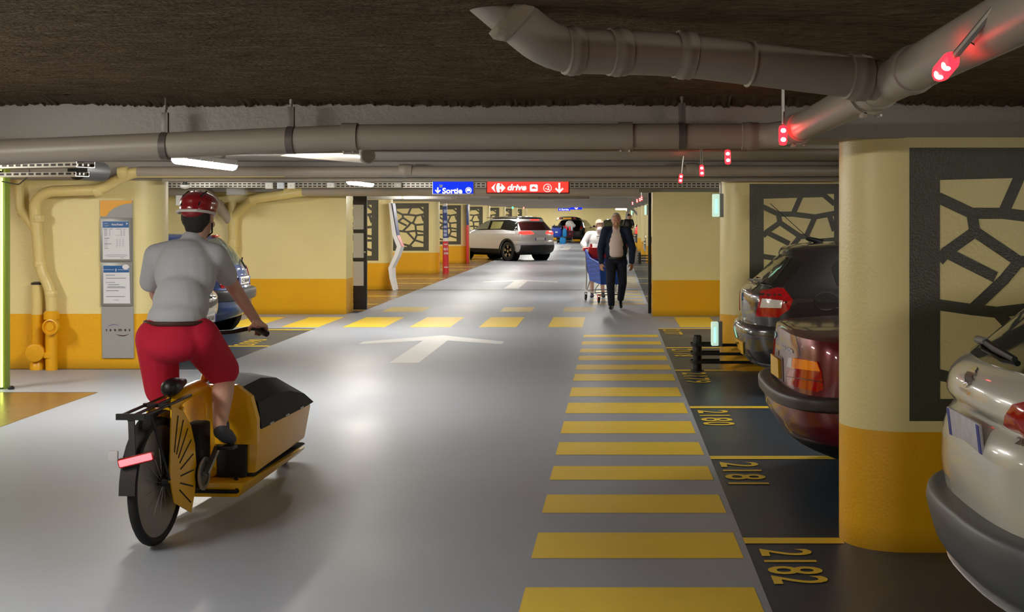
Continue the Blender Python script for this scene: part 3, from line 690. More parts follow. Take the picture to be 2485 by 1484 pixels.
flat('logo_letter', [zl(*q) for q in ((720, 135), (650, 170), (610, 270), (598, 395), (610, 520), (650, 620), (710, 655), (770, 640), (805, 600), (800, 565), (775, 520), (785, 475), (825, 455), (870, 480), (885, 530), (870, 590), (855, 635), (900, 610), (1080, 425), (1095, 395), (1080, 365), (900, 180), (855, 155), (875, 210), (885, 260), (870, 310), (825, 330), (785, 310), (775, 265), (800, 225), (812, 185), (785, 150))], CXS, CYS, YS, SW, t, .012)
words_on('lettering', 'drive', 1231.5, 1277.5, 446.5, 462, CXS, CYS, YS, SW, t, z=.012, bold=.036, shear=.22)
flat('car_badge', rrect(1286, 1305, 447.3, 464, 3), CXS, CYS, YS, SW, t, .012)
flat('car_symbol', [zx(*p) for p in ((1728, 170), (1742, 160), (1770, 152), (1785, 170), (1806, 178), (1808, 192), (1728, 192))], CXS, CYS, YS, SR, t, .0135)
obj('level_ring', ringmb(1328.7, 455.8, 10.1, 8.6, CXS, CYS, YS, .012), SW, t, smooth=0, fix=False)
words_on('level_number', '-2', 1323.3, 1334, 450.5, 461, CXS, CYS, YS, SW, t, z=.012, bold=.03)
for a in down_arrow(1357.4, 443.2, 468.6, 10.6, 4.6): flat('arrow', a, CXS, CYS, YS, SW, t, .012)
for x in (-.4, .4): obj('hanger_rod', MB().tube([(x, .06, .1), (x, .06, .3)], .008, 8), STEEL, t)
# far hanging signs
YF = 62; sf = YF / F
t = thing('exit_sign', 'small blue lit sign far down the aisle below the ceiling, left half with white lettering', 'sign', P(1369, 508, YF)); CXS, CYS = 1369, 508
obj('case', MB().box((0, .1, 0), (29 * sf, .2, 6.5 * sf), bev=.01), SB, t, smooth=0); words_on('lettering', 'Sortie', 1362.5, 1380, 505.8, 510, CXS, CYS, YF, SW, t, z=.012, bold=.03)
flat('arrow', [(1356.5, 508), (1360, 505.5), (1360, 510.5)], CXS, CYS, YF, SW, t, .012)
t = thing('heart_sign', 'small blue lit sign with a pale heart beside the far exit sign', 'sign', P(1398.5, 505.5, YF + .4)); CXS, CYS = 1398.5, 505.5
obj('case', MB().box((0, .1, 0), (29 * sf, .2, 5.5 * sf), bev=.01), SB, t, smooth=0)
flat('heart', [(1398.5, 507.8), (1394.5, 505), (1394.3, 503.6), (1396.4, 503), (1398.5, 504.2), (1400.6, 503), (1402.7, 503.6), (1402.5, 505)], CXS, CYS, YF, mat('heart_pale', (255, 226, 220), emit=1, ecol=(255, 220, 214)), t, .012)

# ---------------------------------------------------------------- notice panel on the left pillar
YP = 14.17; CXS, CYS = 285, 677; sp = YP / F
t = thing('notice_panel', 'tall grey notice panel with two framed posters on the yellow pillar', 'notice board', P(CXS, CYS, YP))
PG = mat('panel_grey', (158, 160, 160), rough=.4); FRM = mat('poster_frame', (142, 144, 142), rough=.35, metal=.3)
zp = lambda x, y: (230 + x / 3.617, 470 + y / 3.617)
mb = MB(); pts = [zp(50, 56), zp(333, 56), zp(347, 1440), zp(70, 1440)]
mb.prism([((x - CXS) * sp, -(y - CYS) * sp) for x, y in pts], fr((0, .0, 0), (1, 0, 0), (0, 0, 1)), .012); mb.move((0, -.0, 0)); obj('back_plate', mb, PG, t, smooth=0)
PW = mat('poster_white', (226, 228, 236), rough=.3); PB = mat('poster_blue', (36, 96, 160), rough=.3); PT = mat('poster_text', (120, 128, 146), rough=.5); PO = mat('panel_orange', (240, 172, 40), rough=.4); DT = mat('dark_text', (40, 36, 40), rough=.5)
flat('orange_corner', [zp(*p) for p in ((52, 58), (331, 58), (331, 83), (280, 88), (220, 103), (170, 128), (130, 160), (104, 198), (53, 198))], CXS, CYS, YP, PO, t, .014)
def poster(x0, x1, y0, y1, px0, px1, py0, py1):
    a, b = zp(x0, y0), zp(x1, y1); c = ((a[0] + b[0]) / 2, (a[1] + b[1]) / 2)
    fm = obj('poster_frame', MB().box(((c[0] - CXS) * sp, -.02, -(c[1] - CYS) * sp), ((b[0] - a[0]) * sp, .025, (b[1] - a[1]) * sp), bev=.006), FRM, t)
    flat('paper', [zp(px0, py0), zp(px1, py0), zp(px1 + 8, py1), zp(px0 + 3, py1)], CXS, CYS, YP, PW, fm, .034)
    return fm
f1 = poster(56, 330, 212, 592, 78, 308, 238, 574); f2 = poster(62, 338, 604, 982, 84, 313, 628, 960)
flat('header', [zp(80, 241), zp(308, 241), zp(309, 296), zp(81, 298)], CXS, CYS, YP, PB, f1, .036); flat('header', [zp(86, 629), zp(312, 629), zp(313, 688), zp(87, 690)], CXS, CYS, YP, PB, f2, .036)
words_on('heading', "Porte d'Auteuil", *[v for v in (230 + 160 / 3.617, 230 + 258 / 3.617, 470 + 260 / 3.617, 470 + 277 / 3.617)], CXS, CYS, YP, PW, f1, z=.038, bold=.03)
words_on('parking_letter', 'P', 230 + 288 / 3.617, 230 + 301 / 3.617, 470 + 254 / 3.617, 470 + 272 / 3.617, CXS, CYS, YP, PW, f1, z=.038, bold=.03)
def swoosh(cx, cy, rx, ry, a0, a1, th, m, par, z):
    o_, i_ = [], []
    for k in range(17):
        f = k / 16; a = R(a0 + (a1 - a0) * f); w = th * math.sin(PI * f)
        o_.append(zp(cx + (rx) * math.cos(a), cy - (ry + w / 2) * math.sin(a))); i_.append(zp(cx + rx * math.cos(a), cy - (ry - w / 2) * math.sin(a)))
    return flat('logo_swoosh', o_ + i_[::-1], CXS, CYS, YP, m, par, z)
swoosh(112, 270, 24, 11, 200, 20, 3, PW, f1, .038); swoosh(112, 270, 24, 11, 20, -160, 3, PW, f1, .0381)
words_on('information_letter', 'i', 230 + 193 / 3.617, 230 + 201 / 3.617, 470 + 655 / 3.617, 470 + 680 / 3.617, CXS, CYS, YP, PW, f2, z=.038, bold=.05)
for q in ([zp(87, 663), zp(182, 663), zp(182, 666), zp(87, 666)], [zp(214, 663), zp(312, 663), zp(312, 666), zp(214, 666)]): flat('header_rule', q, CXS, CYS, YP, PW, f2, .038)
flat('logo_disc', [zp(283 + 30 * math.cos(a), 640 + 22 * math.sin(a)) for a in [2 * PI * i / 24 for i in range(24)]], CXS, CYS, YP, PW, f2, .038)
def lines(par, rows):
    mb = MB()
    for (x0, x1, y, h) in rows:
        a, b = zp(x0, y), zp(x1, y + h); mb.add([((p[0] - CXS) * sp, -.0365, -(p[1] - CYS) * sp) for p in ((a[0], a[1]), (b[0], a[1]), b, (a[0], b[1]))], [(0, 1, 2, 3)])
    obj('print', mb, PT, par, smooth=0, fix=False)
rows = [(92, 122, 307, 5), (138, 168, 307, 4), (196, 250, 307, 3), (262, 282, 307, 4), (94, 140, 386, 5), (94, 158, 436, 4), (94, 130, 475, 4)]
for k in range(9): rows += [(94, 120, 318 + 6 * k, 2), (138, 148, 318 + 6 * k, 2), (238, 250, 318 + 6 * k, 2), (262, 274, 318 + 6 * k, 2)]
for k in range(8): rows += [(94, 124, 398 + 11 * k, 2), (200, 214, 398 + 9 * k, 2), (226, 238, 398 + 9 * k, 2), (254, 266, 398 + 9 * k, 2)]
rows += [(196, 234, 362, 2), (110, 290, 532, 2), (96, 300, 541, 2), (120, 280, 550, 2), (232, 268, 560, 3)]
lines(f1, rows)
lines(f2, [(106, 190, 710, 5), (108, 286, 736, 5), (106, 188, 774, 4), (126, 226, 793, 5), (126, 272, 811, 4), (118, 282, 819, 5), (110, 220, 845, 5), (110, 276, 897, 5), (180, 224, 928, 3)])
for k, ch in enumerate('saemes'):
    x = (108, 143, 182, 227, 272, 310)[k]; hw = (6, 8, 9, 15, 9, 7)[k]
    words_on('logo_letter', ch, 230 + (x - hw) / 3.617, 230 + (x + hw) / 3.617, 470 + 1184 / 3.617, 470 + 1204 / 3.617, CXS, CYS, YP, DT, t, z=.015, bold=.03)
swoosh(175, 1190, 72, 44, 155, 40, 9, mat('swoosh_violet', (120, 108, 150)), t, .015); swoosh(248, 1196, 72, 48, -30, -150, 9, mat('swoosh_plum', (66, 30, 52)), t, .015)
obj('wall_plug', MB().box((.0, -.02, -.0), (.01, .01, .01)), PG, t)

# ---------------------------------------------------------------- cardboard totems by the left pillars
TB = mat('totem_blue', (44, 70, 140), rough=.4); TR = mat('totem_red', (214, 52, 60), rough=.4); TW = mat('totem_white', (236, 236, 238), rough=.4)
t = thing('folded_totem', 'crumpled white cardboard totem bent into a zigzag at a pillar corner', 'display stand', P(965, 702, 29.3))
zz = [(955, 493), (960, 530), (966, 570), (977, 597), (969, 620), (956, 648), (958, 672), (965, 701)]
mb = MB(); M0 = t.location
prof = [V((P(x, y, 29.3) - M0)) for x, y in zz]
vs = []; fs = []
for i, p in enumerate(prof):
    wd = .022 + .022 * math.sin(PI * i / 7)
    for (dx, dy) in ((-wd * 1.1, -.5), (wd, -.5), (wd * 1.2, -.06), (-wd, -.06)): vs.append((p.x + dx, dy, max(p.z, 0)))
for i in range(len(prof) - 1):
    for j in range(4): fs.append((i * 4 + j, i * 4 + (j + 1) % 4, i * 4 + 4 + (j + 1) % 4, i * 4 + 4 + j))
fs += [(0, 1, 2, 3), tuple(len(vs) - 4 + k for k in range(4))]
obj('card', mb.add(vs, fs), TW, t, smooth=0)
for (i, m) in ((0, TB), (2, TR)):
    a, b = prof[i], prof[i + 1 if i else 2]; w_ = .08
    obj('print', MB().add([(a.x + .05, -.45, a.z), (a.x + .053, -.08, a.z), (b.x + .056, -.08, b.z), (b.x + .053, -.45, b.z)], [(0, 1, 2, 3)]), m, t, smooth=0, fix=False)
t = thing('advert_totem', 'slim upright totem, blue above and red below, reading dans la journée', 'display stand', P(1081, 663.5, 37.2)); st = 37.2 / F; CXS, CYS = 1081, 663.5
def lens(z0, z1, w0, w1, d=.09, x0=0, x1=0, n=14):
    mb = MB(); vs = []; K = 6
    for k in range(K + 1):
        f = k / K; z = z0 + (z1 - z0) * f; w = w0 + (w1 - w0) * f; x = x0 + (x1 - x0) * f
        for j in range(n): a = 2 * PI * j / n; vs.append((x + w / 2 * math.cos(a), .1 + d * math.sin(a), z))
    fs = [(k * n + j, k * n + (j + 1) % n, (k + 1) * n + (j + 1) % n, (k + 1) * n + j) for k in range(K) for j in range(n)] + [tuple(range(n)), tuple(K * n + j for j in range(n))]
    return mb.add(vs, fs)
zt = lambda y: (663.5 - y) * st
obj('lower_sleeve', lens(0, zt(585), 15.5 * st, 13.5 * st, x1=-.01), TR, t); obj('upper_sleeve', lens(zt(577), zt(500), 13.4 * st, 11 * st, x0=-.01, x1=-.03), TB, t); obj('white_band', lens(zt(585), zt(577), 13.5 * st, 13.4 * st, x0=-.01, x1=-.01), TW, t); obj('cap', lens(zt(500), zt(493.5), 11 * st, 10.5 * st, x0=-.03, x1=-.03), TW, t)
for (s1, y0, y1, x0, x1) in (('dans la', 599.5, 607, 1076.5, 1087), ('journée', 610, 619, 1077, 1087.5), ('carrefour.fr', 645, 650, 1077.5, 1088), ('retrait', 590, 594, 1077, 1086)):
    words_on('lettering', s1, x0, x1, y0, y1, CXS, CYS, 37.2, SW if False else TW, t, z=-.004, bold=.02)
for (y0, y1) in ((535, 541), (557, 564), (547, 553), (566, 573), (508, 516)): flat('pictogram', rrect(1076.5, 1084.5, y0, y1, 1.2), CXS, CYS, 37.2, mat('totem_light', (170, 184, 220)), t, -.004)
t = thing('advert_totem', 'totem seen edge-on beside the silver car, blue above red', 'display stand', P(1134.5, 638, 44.8)); s5 = 44.8 / F
obj('upper_sleeve', MB().box((0, .1, 117 * s5), (3.2 * s5, .35, 50 * s5), bev=.01), TB, t); obj('lower_sleeve', MB().box((0, .1, 46 * s5), (3.6 * s5, .4, 92 * s5), bev=.01), TR, t)
# ---------------------------------------------------------------- cars: bodies lofted from plan outlines stacked by height
NQ = 11
def outline(p):
    zr, zf, xr, xf, w, Lr, Lf, n = p
    Lr = min(Lr, (xf - xr) * .49); Lf = min(Lf, (xf - xr) * .49)
    half = []
    for i in range(NQ + 1):
        t = PI / 2 * i / NQ; c, s_ = math.cos(t), math.sin(t)
        half.append((xr + Lr * (1 - c ** (2 / n)), w * s_ ** (2 / n)))
    for i in range(1, 6): half.append((xr + Lr + (xf - Lf - xr - Lr) * i / 6, w))
    for i in range(NQ + 1):
        t = PI / 2 * (1 - i / NQ); c, s_ = math.cos(t), math.sin(t)
        half.append((xf - Lf * (1 - c ** (2 / n)), w * s_ ** (2 / n)))
    full = half + [(x, -y) for x, y in reversed(half[1:-1])]
    return [V((x, y, zr + (zf - zr) * max(0, min(1, (x - xr) / (xf - xr))))) for x, y in full]
def refine(segs, k=3):
    out = []
    for rings in segs:
        n = len(rings)
        if n < 3:
            out += rings; continue
        ts = list(range(n))
        for i in range(n - 1):
            for j in range(k): out.append(tuple(pchip(ts, [r[c] for r in rings], i + j / k) for c in range(8)))
        out.append(rings[-1])
    return out
def loft(rings, cap=True):
    mb = MB(); vs = []; fs = []; L_ = [outline(r) for r in rings]; n = len(L_[0])
    for l in L_: vs += l
    for i in range(len(L_) - 1):
        for j in range(n): j2 = (j + 1) % n; fs.append((i * n + j, i * n + j2, (i + 1) * n + j2, (i + 1) * n + j))
    if cap:
        fs.append(tuple(range(n - 1, -1, -1)))
        m = len(L_) - 1; h = n // 2  # roof closed by a strip of quads between the two sides
        for j in range(h - 1):
            a, b = m * n + j, m * n + j + 1; c, d = m * n + (n - j - 1) % n, m * n + (n - j) % n
            fs.append((a, b, c, d) if j else (a, b, c))
        fs.append((m * n + h - 1, m * n + h, m * n + h + 1))
    return mb.add(vs, fs)
def bumper_loft(rings, xcut, front=False):
    # a band wrapped round the rear (or front) end only, closed top and bottom
    mb = MB(); L_ = []
    for r in rings:
        o = outline(r); n = len(o)
        pts = [p for p in o]
        if front: sel = sorted([p for p in pts if p.x > xcut], key=lambda p: math.atan2(p.y, p.x - xcut))
        else: sel = sorted([p for p in pts if p.x < xcut], key=lambda p: math.atan2(p.y, xcut - p.x))
        L_.append(sel)
    n = min(len(l) for l in L_); L_ = [l[:n] if len(l) > n else l for l in L_]
    vs = [p for l in L_ for p in l]; fs = []
    for i in range(len(L_) - 1):
        for j in range(n - 1): fs.append((i * n + j, i * n + j + 1, (i + 1) * n + j + 1, (i + 1) * n + j))
    m = len(L_) - 1
    fs.append(tuple(range(n))); fs.append(tuple(m * n + j for j in range(n)))
    fs.append(tuple(i * n for i in range(len(L_)))); fs.append(tuple(i * n + n - 1 for i in range(len(L_))))
    return mb.add(vs, fs)
def mkpatch(bvh, poly, ray, off=.004, step=.05, thick=True):
    bm = bmesh.new(); vs = [bm.verts.new((p[0], p[1], 0)) for p in poly]; bm.faces.new(vs)
    bmesh.ops.triangulate(bm, faces=bm.faces[:])
    xs = [p[0] for p in poly]; ys = [p[1] for p in poly]
    for ax, lo, hi in ((0, min(xs), max(xs)), (1, min(ys), max(ys))):
        k = int((hi - lo) / step)
        for i in range(1, min(k, 40) + 1):
            c = lo + (hi - lo) * i / (min(k, 40) + 1); co = [0, 0, 0]; no = [0, 0, 0]; co[ax] = c; no[ax] = 1
            bmesh.ops.bisect_plane(bm, geom=bm.verts[:] + bm.edges[:] + bm.faces[:], plane_co=co, plane_no=no)
    bmesh.ops.remove_doubles(bm, verts=bm.verts, dist=step * .02)
    bm.verts.index_update(); miss = []; pos = {}; ds = []
    for v in bm.verts:
        o, d = ray(v.co.x, v.co.y); loc, nrm, _, dist = bvh.ray_cast(o, d)
        if loc is None: miss.append((v, o, d))
        else:
            if nrm.dot(d) > 0: nrm = -nrm
            pos[v.index] = (loc, nrm); ds.append(dist)
    dm = sum(ds) / len(ds) if ds else 5
    for v, o, d in miss:
        loc, nrm, _, _ = bvh.find_nearest(o + d * dm)
        if nrm.dot(d) > 0: nrm = -nrm
        pos[v.index] = (loc, nrm)
    n = len(bm.verts); mb = MB()
    top = [pos[i][0] + pos[i][1] * off for i in range(n)]; bot = [pos[i][0] - pos[i][1] * off * .8 for i in range(n)]
    fs = [tuple(v.index for v in f.verts) for f in bm.faces]
    mb.add(top, fs)
    if thick:
        e = [(a.index, b.index) for a, b in [ed.verts for ed in bm.edges if len(ed.link_faces) == 1]]
        mb.v += bot; mb.f += [(a, b, b + n, a + n) for a, b in e]
    bm.free(); return mb

def car_paint(name, c, metal=.3, rough=.28, coat=1.): return mat(name, c, rough=rough, metal=metal, coat=coat, var=.03)
GLASS = mat('tinted_glass', (20, 24, 24), rough=.06, spec=.8, coat=.5)
GLASSL = mat('pale_glass', (84, 92, 84), rough=.08, spec=.8, coat=.5)
TYRE = mat('tyre_rubber', (20, 20, 21), rough=.75, bump=.2, bscale=30)
RIM = mat('alloy_rim', (176, 178, 182), rough=.28, metal=.85)
CHROME = mat('chrome', (220, 220, 222), rough=.08, metal=1.)
LRED = mat('tail_red', (150, 8, 14), rough=.12, coat=1., emit=.03, ecol=(255, 20, 20))
LREDON = mat('brake_red', (255, 40, 30), rough=.2, emit=7, ecol=(255, 30, 24))
LORG = mat('indicator_orange', (240, 130, 20), rough=.15, coat=1., emit=.08, ecol=(255, 140, 20))
LWHT = mat('lamp_clear', (214, 210, 204), rough=.15, coat=1.)
PLY = mat('yellow_plate', (226, 176, 40), rough=.4); PLW = mat('white_plate', (226, 226, 222), rough=.4); PLB = mat('plate_blue', (30, 50, 150), rough=.4)
LINER = mat('wheel_well', (9, 9, 10), rough=.9, spec=.1)
INK = mat('plate_ink', (16, 16, 18), rough=.5)

def wheel(parent, x, y, r, w, side, rim=True):
    s_ = 1 if side > 0 else -1
    pr = [(r * .62, -w / 2), (r * .9, -w / 2), (r * .97, -w * .42), (r, -w * .3), (r, w * .3), (r * .97, w * .42), (r * .9, w / 2), (r * .64, w / 2), (r * .62, w * .35), (r * .2, w * .2), (0, w * .2)]
    t = obj('wheel', MB().lathe(pr, (x, y, r), (0, s_, 0), 32), TYRE, parent)
    if rim:
        mb = MB()
        mb.lathe([(r * .66, w * .3), (r * .68, w * .46), (r * .64, w * .48), (r * .6, w * .36), (r * .6, w * .3)], (x, y, r), (0, s_, 0), 32)
        for k in range(5):
            a = 2 * PI * k / 5 + .3
            for da in (-.16, .16):
                mb.bar((x + math.cos(a + da * .3) * r * .1, y + s_ * w * .36, r + math.sin(a + da * .3) * r * .1), (x + math.cos(a + da) * r * .62, y + s_ * w * .42, r + math.sin(a + da) * r * .62), r * .1, w * .1, up=(0, 1, 0))
        mb.lathe([(r * .17, w * .3), (r * .17, w * .42), (r * .1, w * .45), (0, w * .45)], (x, y, r), (0, s_, 0), 16)
        obj('rim', mb, RIM, t)
    return t

class Car:
    def __init__(s, name, label, segs, paint, loc, rotz, axles, wr=.31, ww=.2, track=None, rim=True, group=None, arches=True, low=.0):
        s.t = thing(name, label, 'car', loc, rotz, group)
        s.M = Matrix.Translation(V(loc)) @ Matrix.Rotation(rotz, 4, 'Z'); s.Mi = s.M.inverted()
        rings = refine(segs); body = loft(rings); s.paint = paint
        s.bvh = BVHTree.FromPolygons(body.v, body.f)
        s.halfw = max(r[4] for r in rings); s.wr = wr
        if arches: body = s.cut(body, axles, wr * 1.13)
        s.body = obj('body', body, paint, s.t, smooth=38)
        tr = track or s.halfw - .02
        for x in axles:
            for k in (1, -1):
                wheel(s.t, x, k * (tr - ww / 2), wr, ww, k, rim)
                if arches: obj('wheel_well', MB().lathe([(wr * 1.12, 0), (wr * 1.12, -.26), (0, -.26), (0, -.262), (wr * 1.135, -.262), (wr * 1.135, 0)], (x, k * (s.halfw - .035), wr), (0, k, 0), 28), LINER, s.t)
        fl_ = MB().box(((axles[0] + axles[1]) / 2, 0, .24), (axles[1] - axles[0] - 2.3 * wr, s.halfw * 1.6, .1), bev=.02); obj('underbody', fl_, LINER, s.t)
        a0 = min(axles); xr = min(r[2] for r in rings)
    def cut(s, body, axles, r):
        me = mesh_of('b', body); bq = bmesh.new(); bq.from_mesh(me); bmesh.ops.remove_doubles(bq, verts=bq.verts, dist=.0004); bmesh.ops.recalc_face_normals(bq, faces=bq.faces); bq.to_mesh(me); bq.free(); o = bpy.data.objects.new('b', me); COL.objects.link(o); tmp = []
        for x in axles:
            for k in (1, -1):
                c = MB().lathe([(r, -.27), (r, .2)], (x, k * (s.halfw), s.wr), (0, k, 0), 32)
                co = bpy.data.objects.new('c', mesh_of('c', c)); COL.objects.link(co); tmp.append(co)
                m = o.modifiers.new('b', 'BOOLEAN'); m.operation = 'DIFFERENCE'; m.object = co; m.solver = 'EXACT'
        bpy.context.view_layer.update()
        m2 = bpy.data.meshes.new_from_object(o.evaluated_get(bpy.context.evaluated_depsgraph_get()))
        out = MB(); out.add([v.co.copy() for v in m2.vertices], [tuple(p.vertices) for p in m2.polygons])
        for q in tmp + [o]: bpy.data.objects.remove(q)
        bpy.data.meshes.remove(m2)
        return out if len(out.f) > 50 else body
    # patches: seen = outline as measured from the viewpoint; rear / side = outline in metres
    def seen(s, name, poly, m, off=.004, step=14, parent=None, label=None, bvh=None, thick=True):
        o = s.Mi @ CAMP
        def ray(px, py): return o, (s.Mi @ P(px, py, 10.) - o).normalized()
        return obj(name, mkpatch(bvh or s.bvh, poly, ray, off, step, thick), m, parent or s.t, smooth=50, label=label)
    def hit(s, px, py, off=.01, bvh=None):
        o = s.Mi @ CAMP; d = (s.Mi @ P(px, py, 10.) - o).normalized()
        loc, nrm, _, _ = (bvh or s.bvh).ray_cast(o, d)
        if loc is None: loc, nrm, _, _ = s.bvh.find_nearest(o + d * 8)
        if nrm.dot(d) > 0: nrm = -nrm
        return loc + nrm * off
    def seen_text(s, name, txt, quad, m, off=.006, bvh=None, **kw):
        # raised lettering laid on the body inside a four-cornered field (tl, tr, br, bl)
        tx = text_geo(txt, **kw); x0, x1, y0, y1 = tx.bounds; mb = MB(); vs = []
        for v in tx.v:
            u = (v.x - x0) / (x1 - x0); w = (v.y - y0) / (y1 - y0)
            a = V(quad[3]) * (1 - u) + V(quad[2]) * u; b = V(quad[0]) * (1 - u) + V(quad[1]) * u; q = a * (1 - w) + b * w
            vs.append(s.hit(q.x, q.y, off, bvh))
        return obj(name, mb.add(vs, tx.f), m, s.t, smooth=0, fix=False)
    def rear(s, name, poly, m, off=.004, step=.06, parent=None, front=False, bvh=None):
        def ray(y, z): return (V((9, y, z)), V((-1, 0, 0))) if front else (V((-4, y, z)), V((1, 0, 0)))
        return obj(name, mkpatch(bvh or s.bvh, poly, ray, off, step), m, parent or s.t, smooth=50)
    def side(s, name, poly, m, sgn, off=.004, step=.09, parent=None):
        def ray(x, z): return V((x, 4 * sgn, z)), V((0, -sgn, 0))
        return obj(name, mkpatch(s.bvh, poly, ray, off, step), m, parent or s.t, smooth=50)
    def both(s, name, poly, m, **k):
        for g in (1, -1): s.side(name, poly, m, g, **k)
    def corner(s, name, poly, m, sgn, az=45, off=.005, step=.05, front=False):
        # looking diagonally at a rear or front corner: poly in (along, z); along grows towards the side of the car
        a = R(az); d = V((math.cos(a) * (-1 if front else 1), -sgn * math.sin(a), 0)); u = V((math.sin(a) * (-1 if front else 1), sgn * math.cos(a), 0))
        x0 = (4.2 if front else 0)
        def ray(q, z): return V((x0, sgn * s.halfw, z)) + u * q - d * 3, d
        return obj(name, mkpatch(s.bvh, poly, ray, off, step), m, s.t, smooth=50)
    def plate(s, y, z, w, h, m, txt=None, front=False, tilt=0, blue=True, off=.012):
        o, d = (V((9, y, z)), V((-1, 0, 0))) if front else (V((-4, y, z)), V((1, 0, 0)))
        loc, nrm, _, _ = s.bvh.ray_cast(o, d)
        sg = 1 if front else -1
        n = V((sg, 0, tilt)).normalized(); r_ = V((0, sg, 0)); u = n.cross(r_).normalized(); 
        M = fr(loc + n * off, r_, u)
        pl = obj('number_plate', MB().box((0, 0, 0), (w, h, .012), bev=.004, M=None).xf(M), m, s.t)
        if blue:
            for k in (-1, 1): obj('plate_band', MB().box((k * (w / 2 - .02), 0, .007), (.036, h * .94, .002)).xf(M), PLB, pl)
        if txt: obj('plate_lettering', text_fit(MB(), txt, M, w * .72, h * .6, z=.0085, bold=.02), INK, pl, smooth=0, fix=False)
        return pl
def g(z, xr, xf, w, Lr=.5, Lf=.6, n=2.7, zf=None): return (z, z if zf is None else zf, xr, xf, w, Lr, Lf, n)

# ---- white crossover at the right edge
PW_ = car_paint('pearl_white', (204, 202, 192), metal=.0, rough=.25)
segs = [[g(.22, .30, 3.9, .70), g(.30, .16, 4.02, .80), g(.42, .09, 4.1, .855), g(.56, .085, 4.13, .865), g(.66, .07, 4.14, .87), g(.78, .075, 4.1, .872), g(.86, .10, 4.05, .87), g(.90, .135, 4.0, .865)],
        [g(.90, .135, 4.0, .865, zf=.86), g(.925, .11, 3.95, .862, zf=.88), g(.96, .09, 3.9, .858, zf=.9), g(1.02, .10, 3.8, .85, zf=.92), g(1.08, .145, 3.6, .835, zf=.94), g(1.12, .21, 3.2, .82, zf=.98)],
        [g(1.12, .21, 3.2, .82, .5, .7, 2.7, zf=.98), g(1.25, .36, 2.85, .76, .5, .7, 2.6, zf=1.15), g(1.40, .53, 2.5, .69, .5, .6, 2.6, zf=1.35), g(1.49, .66, 2.3, .62, .5, .6, 2.5, zf=1.46)],
        [g(1.49, .60, 2.3, .62, .5, .6, 2.5, zf=1.46), g(1.53, .62, 2.2, .55, .5, .6, zf=1.5), g(1.55, .8, 2.0, .40, .4, .5, zf=1.53), g(1.556, 1.0, 1.8, .2, .3, .3, zf=1.54)]]
C8 = Car('white_crossover', 'pearl white crossover car cut by the right edge, grey rear bumper', segs, PW_, (1.288, 5.03, 0), 0, (.85, 3.39), .325, .2)
GB = mat('bumper_grey', (92, 94, 98), rough=.42, var=.05, bump=.06, bscale=300)
bm_ = [g(.25, .20, 4, .80, .55), g(.29, .10, 4, .855, .55), g(.34, .05, 4, .88, .55), g(.43, .02, 4, .895, .55), g(.50, .005, 4, .90, .55), g(.535, .01, 4, .897, .55), g(.553, .03, 4, .888, .55), g(.56, .1, 4, .86, .5)]
rb = bumper_loft(refine([bm_]), .62); bo = obj('rear_bumper', rb, GB, C8.t, smooth=40); bb = BVHTree.FromPolygons(rb.v, rb.f)
obj('bumper_trim', bumper_loft([g(.255, .15, 4, .82, .55), g(.27, .085, 4, .86, .55), g(.29, .1, 4, .855, .55), g(.3, .14, 4, .84, .55)], .55), mat('satin_silver', (190, 192, 194), rough=.25, metal=.7), C8.t)
obj('lower_valance', bumper_loft([g(.18, .32, 4, .7, .5), g(.27, .14, 4, .82, .55)], .62), BLK, C8.t)
obj('rear_window', mkpatch(C8.bvh, [(-.70, 1.125), (-.5, 1.105), (0, 1.10), (.5, 1.105), (.70, 1.125), (.62, 1.33), (.52, 1.47), (0, 1.485), (-.52, 1.47), (-.62, 1.33)], lambda y, z: (V((-4, y, z)), V((1, 0, 0))), .005, .06), GLASS, C8.t)
C8.both('side_window', [(1.0, 1.1), (2.9, 1.03), (2.3, 1.42), (1.3, 1.46), (.95, 1.38)], GLASS)
C8.rear('windscreen', [(-.66, 1.05), (.66, 1.05), (.55, 1.4), (-.55, 1.4)], GLASS, front=True)
for sg in (1, -1):
    C8.corner('tail_light', [(-.31, .93), (-.18, .885), (.05, .88), (.16, .99), (.1, 1.04), (-.1, 1.05), (-.24, 1.01)] if sg < 0 else [(-.06, .93), (.05, .9), (.14, .98), (.06, 1.02)], LRED, sg, 40 if sg < 0 else 62, off=.008 if sg < 0 else .003)
pm = C8.plate(0, .85, .46, .115, mat('pale_plate', (196, 196, 206), rough=.4, var=.3, vscale=18), None, tilt=-.12, off=.015)
wp = MB(); wp.tube([C8.hit(2364, 832, .02), C8.hit(2385, 838, .035), C8.hit(2410, 848, .045)], [.011, .016, .014], 10)
wq = obj('wiper', wp, mat('wiper_grey', (120, 122, 124), rough=.35), C8.t)
wp = MB(); wp.tube([C8.hit(2404, 845, .04), C8.hit(2430, 862, .035), C8.hit(2470, 880, .018)], [.014, .016, .012], 8); obj('wiper_arm', wp, BLK, wq)
C8.seen('lion_badge', [(2341, 938), (2345, 925), (2344, 912), (2350, 903), (2358, 897), (2364, 891), (2374, 893), (2372, 899), (2368, 902), (2372, 908), (2367, 914), (2364, 910), (2361, 917), (2366, 924), (2361, 931), (2357, 924), (2353, 934), (2347, 940)], CHROME, off=.007)
C8.seen_text('badge_lettering', 'PEUGEOT', [(2331, 938), (2360, 954), (2357, 963), (2330, 946)], CHROME, bold=.03)
C8.seen_text('badge_lettering', '2008', [(2468, 1060), (2520, 1072), (2518, 1096), (2466, 1078)], CHROME, bold=.03, shear=.2)

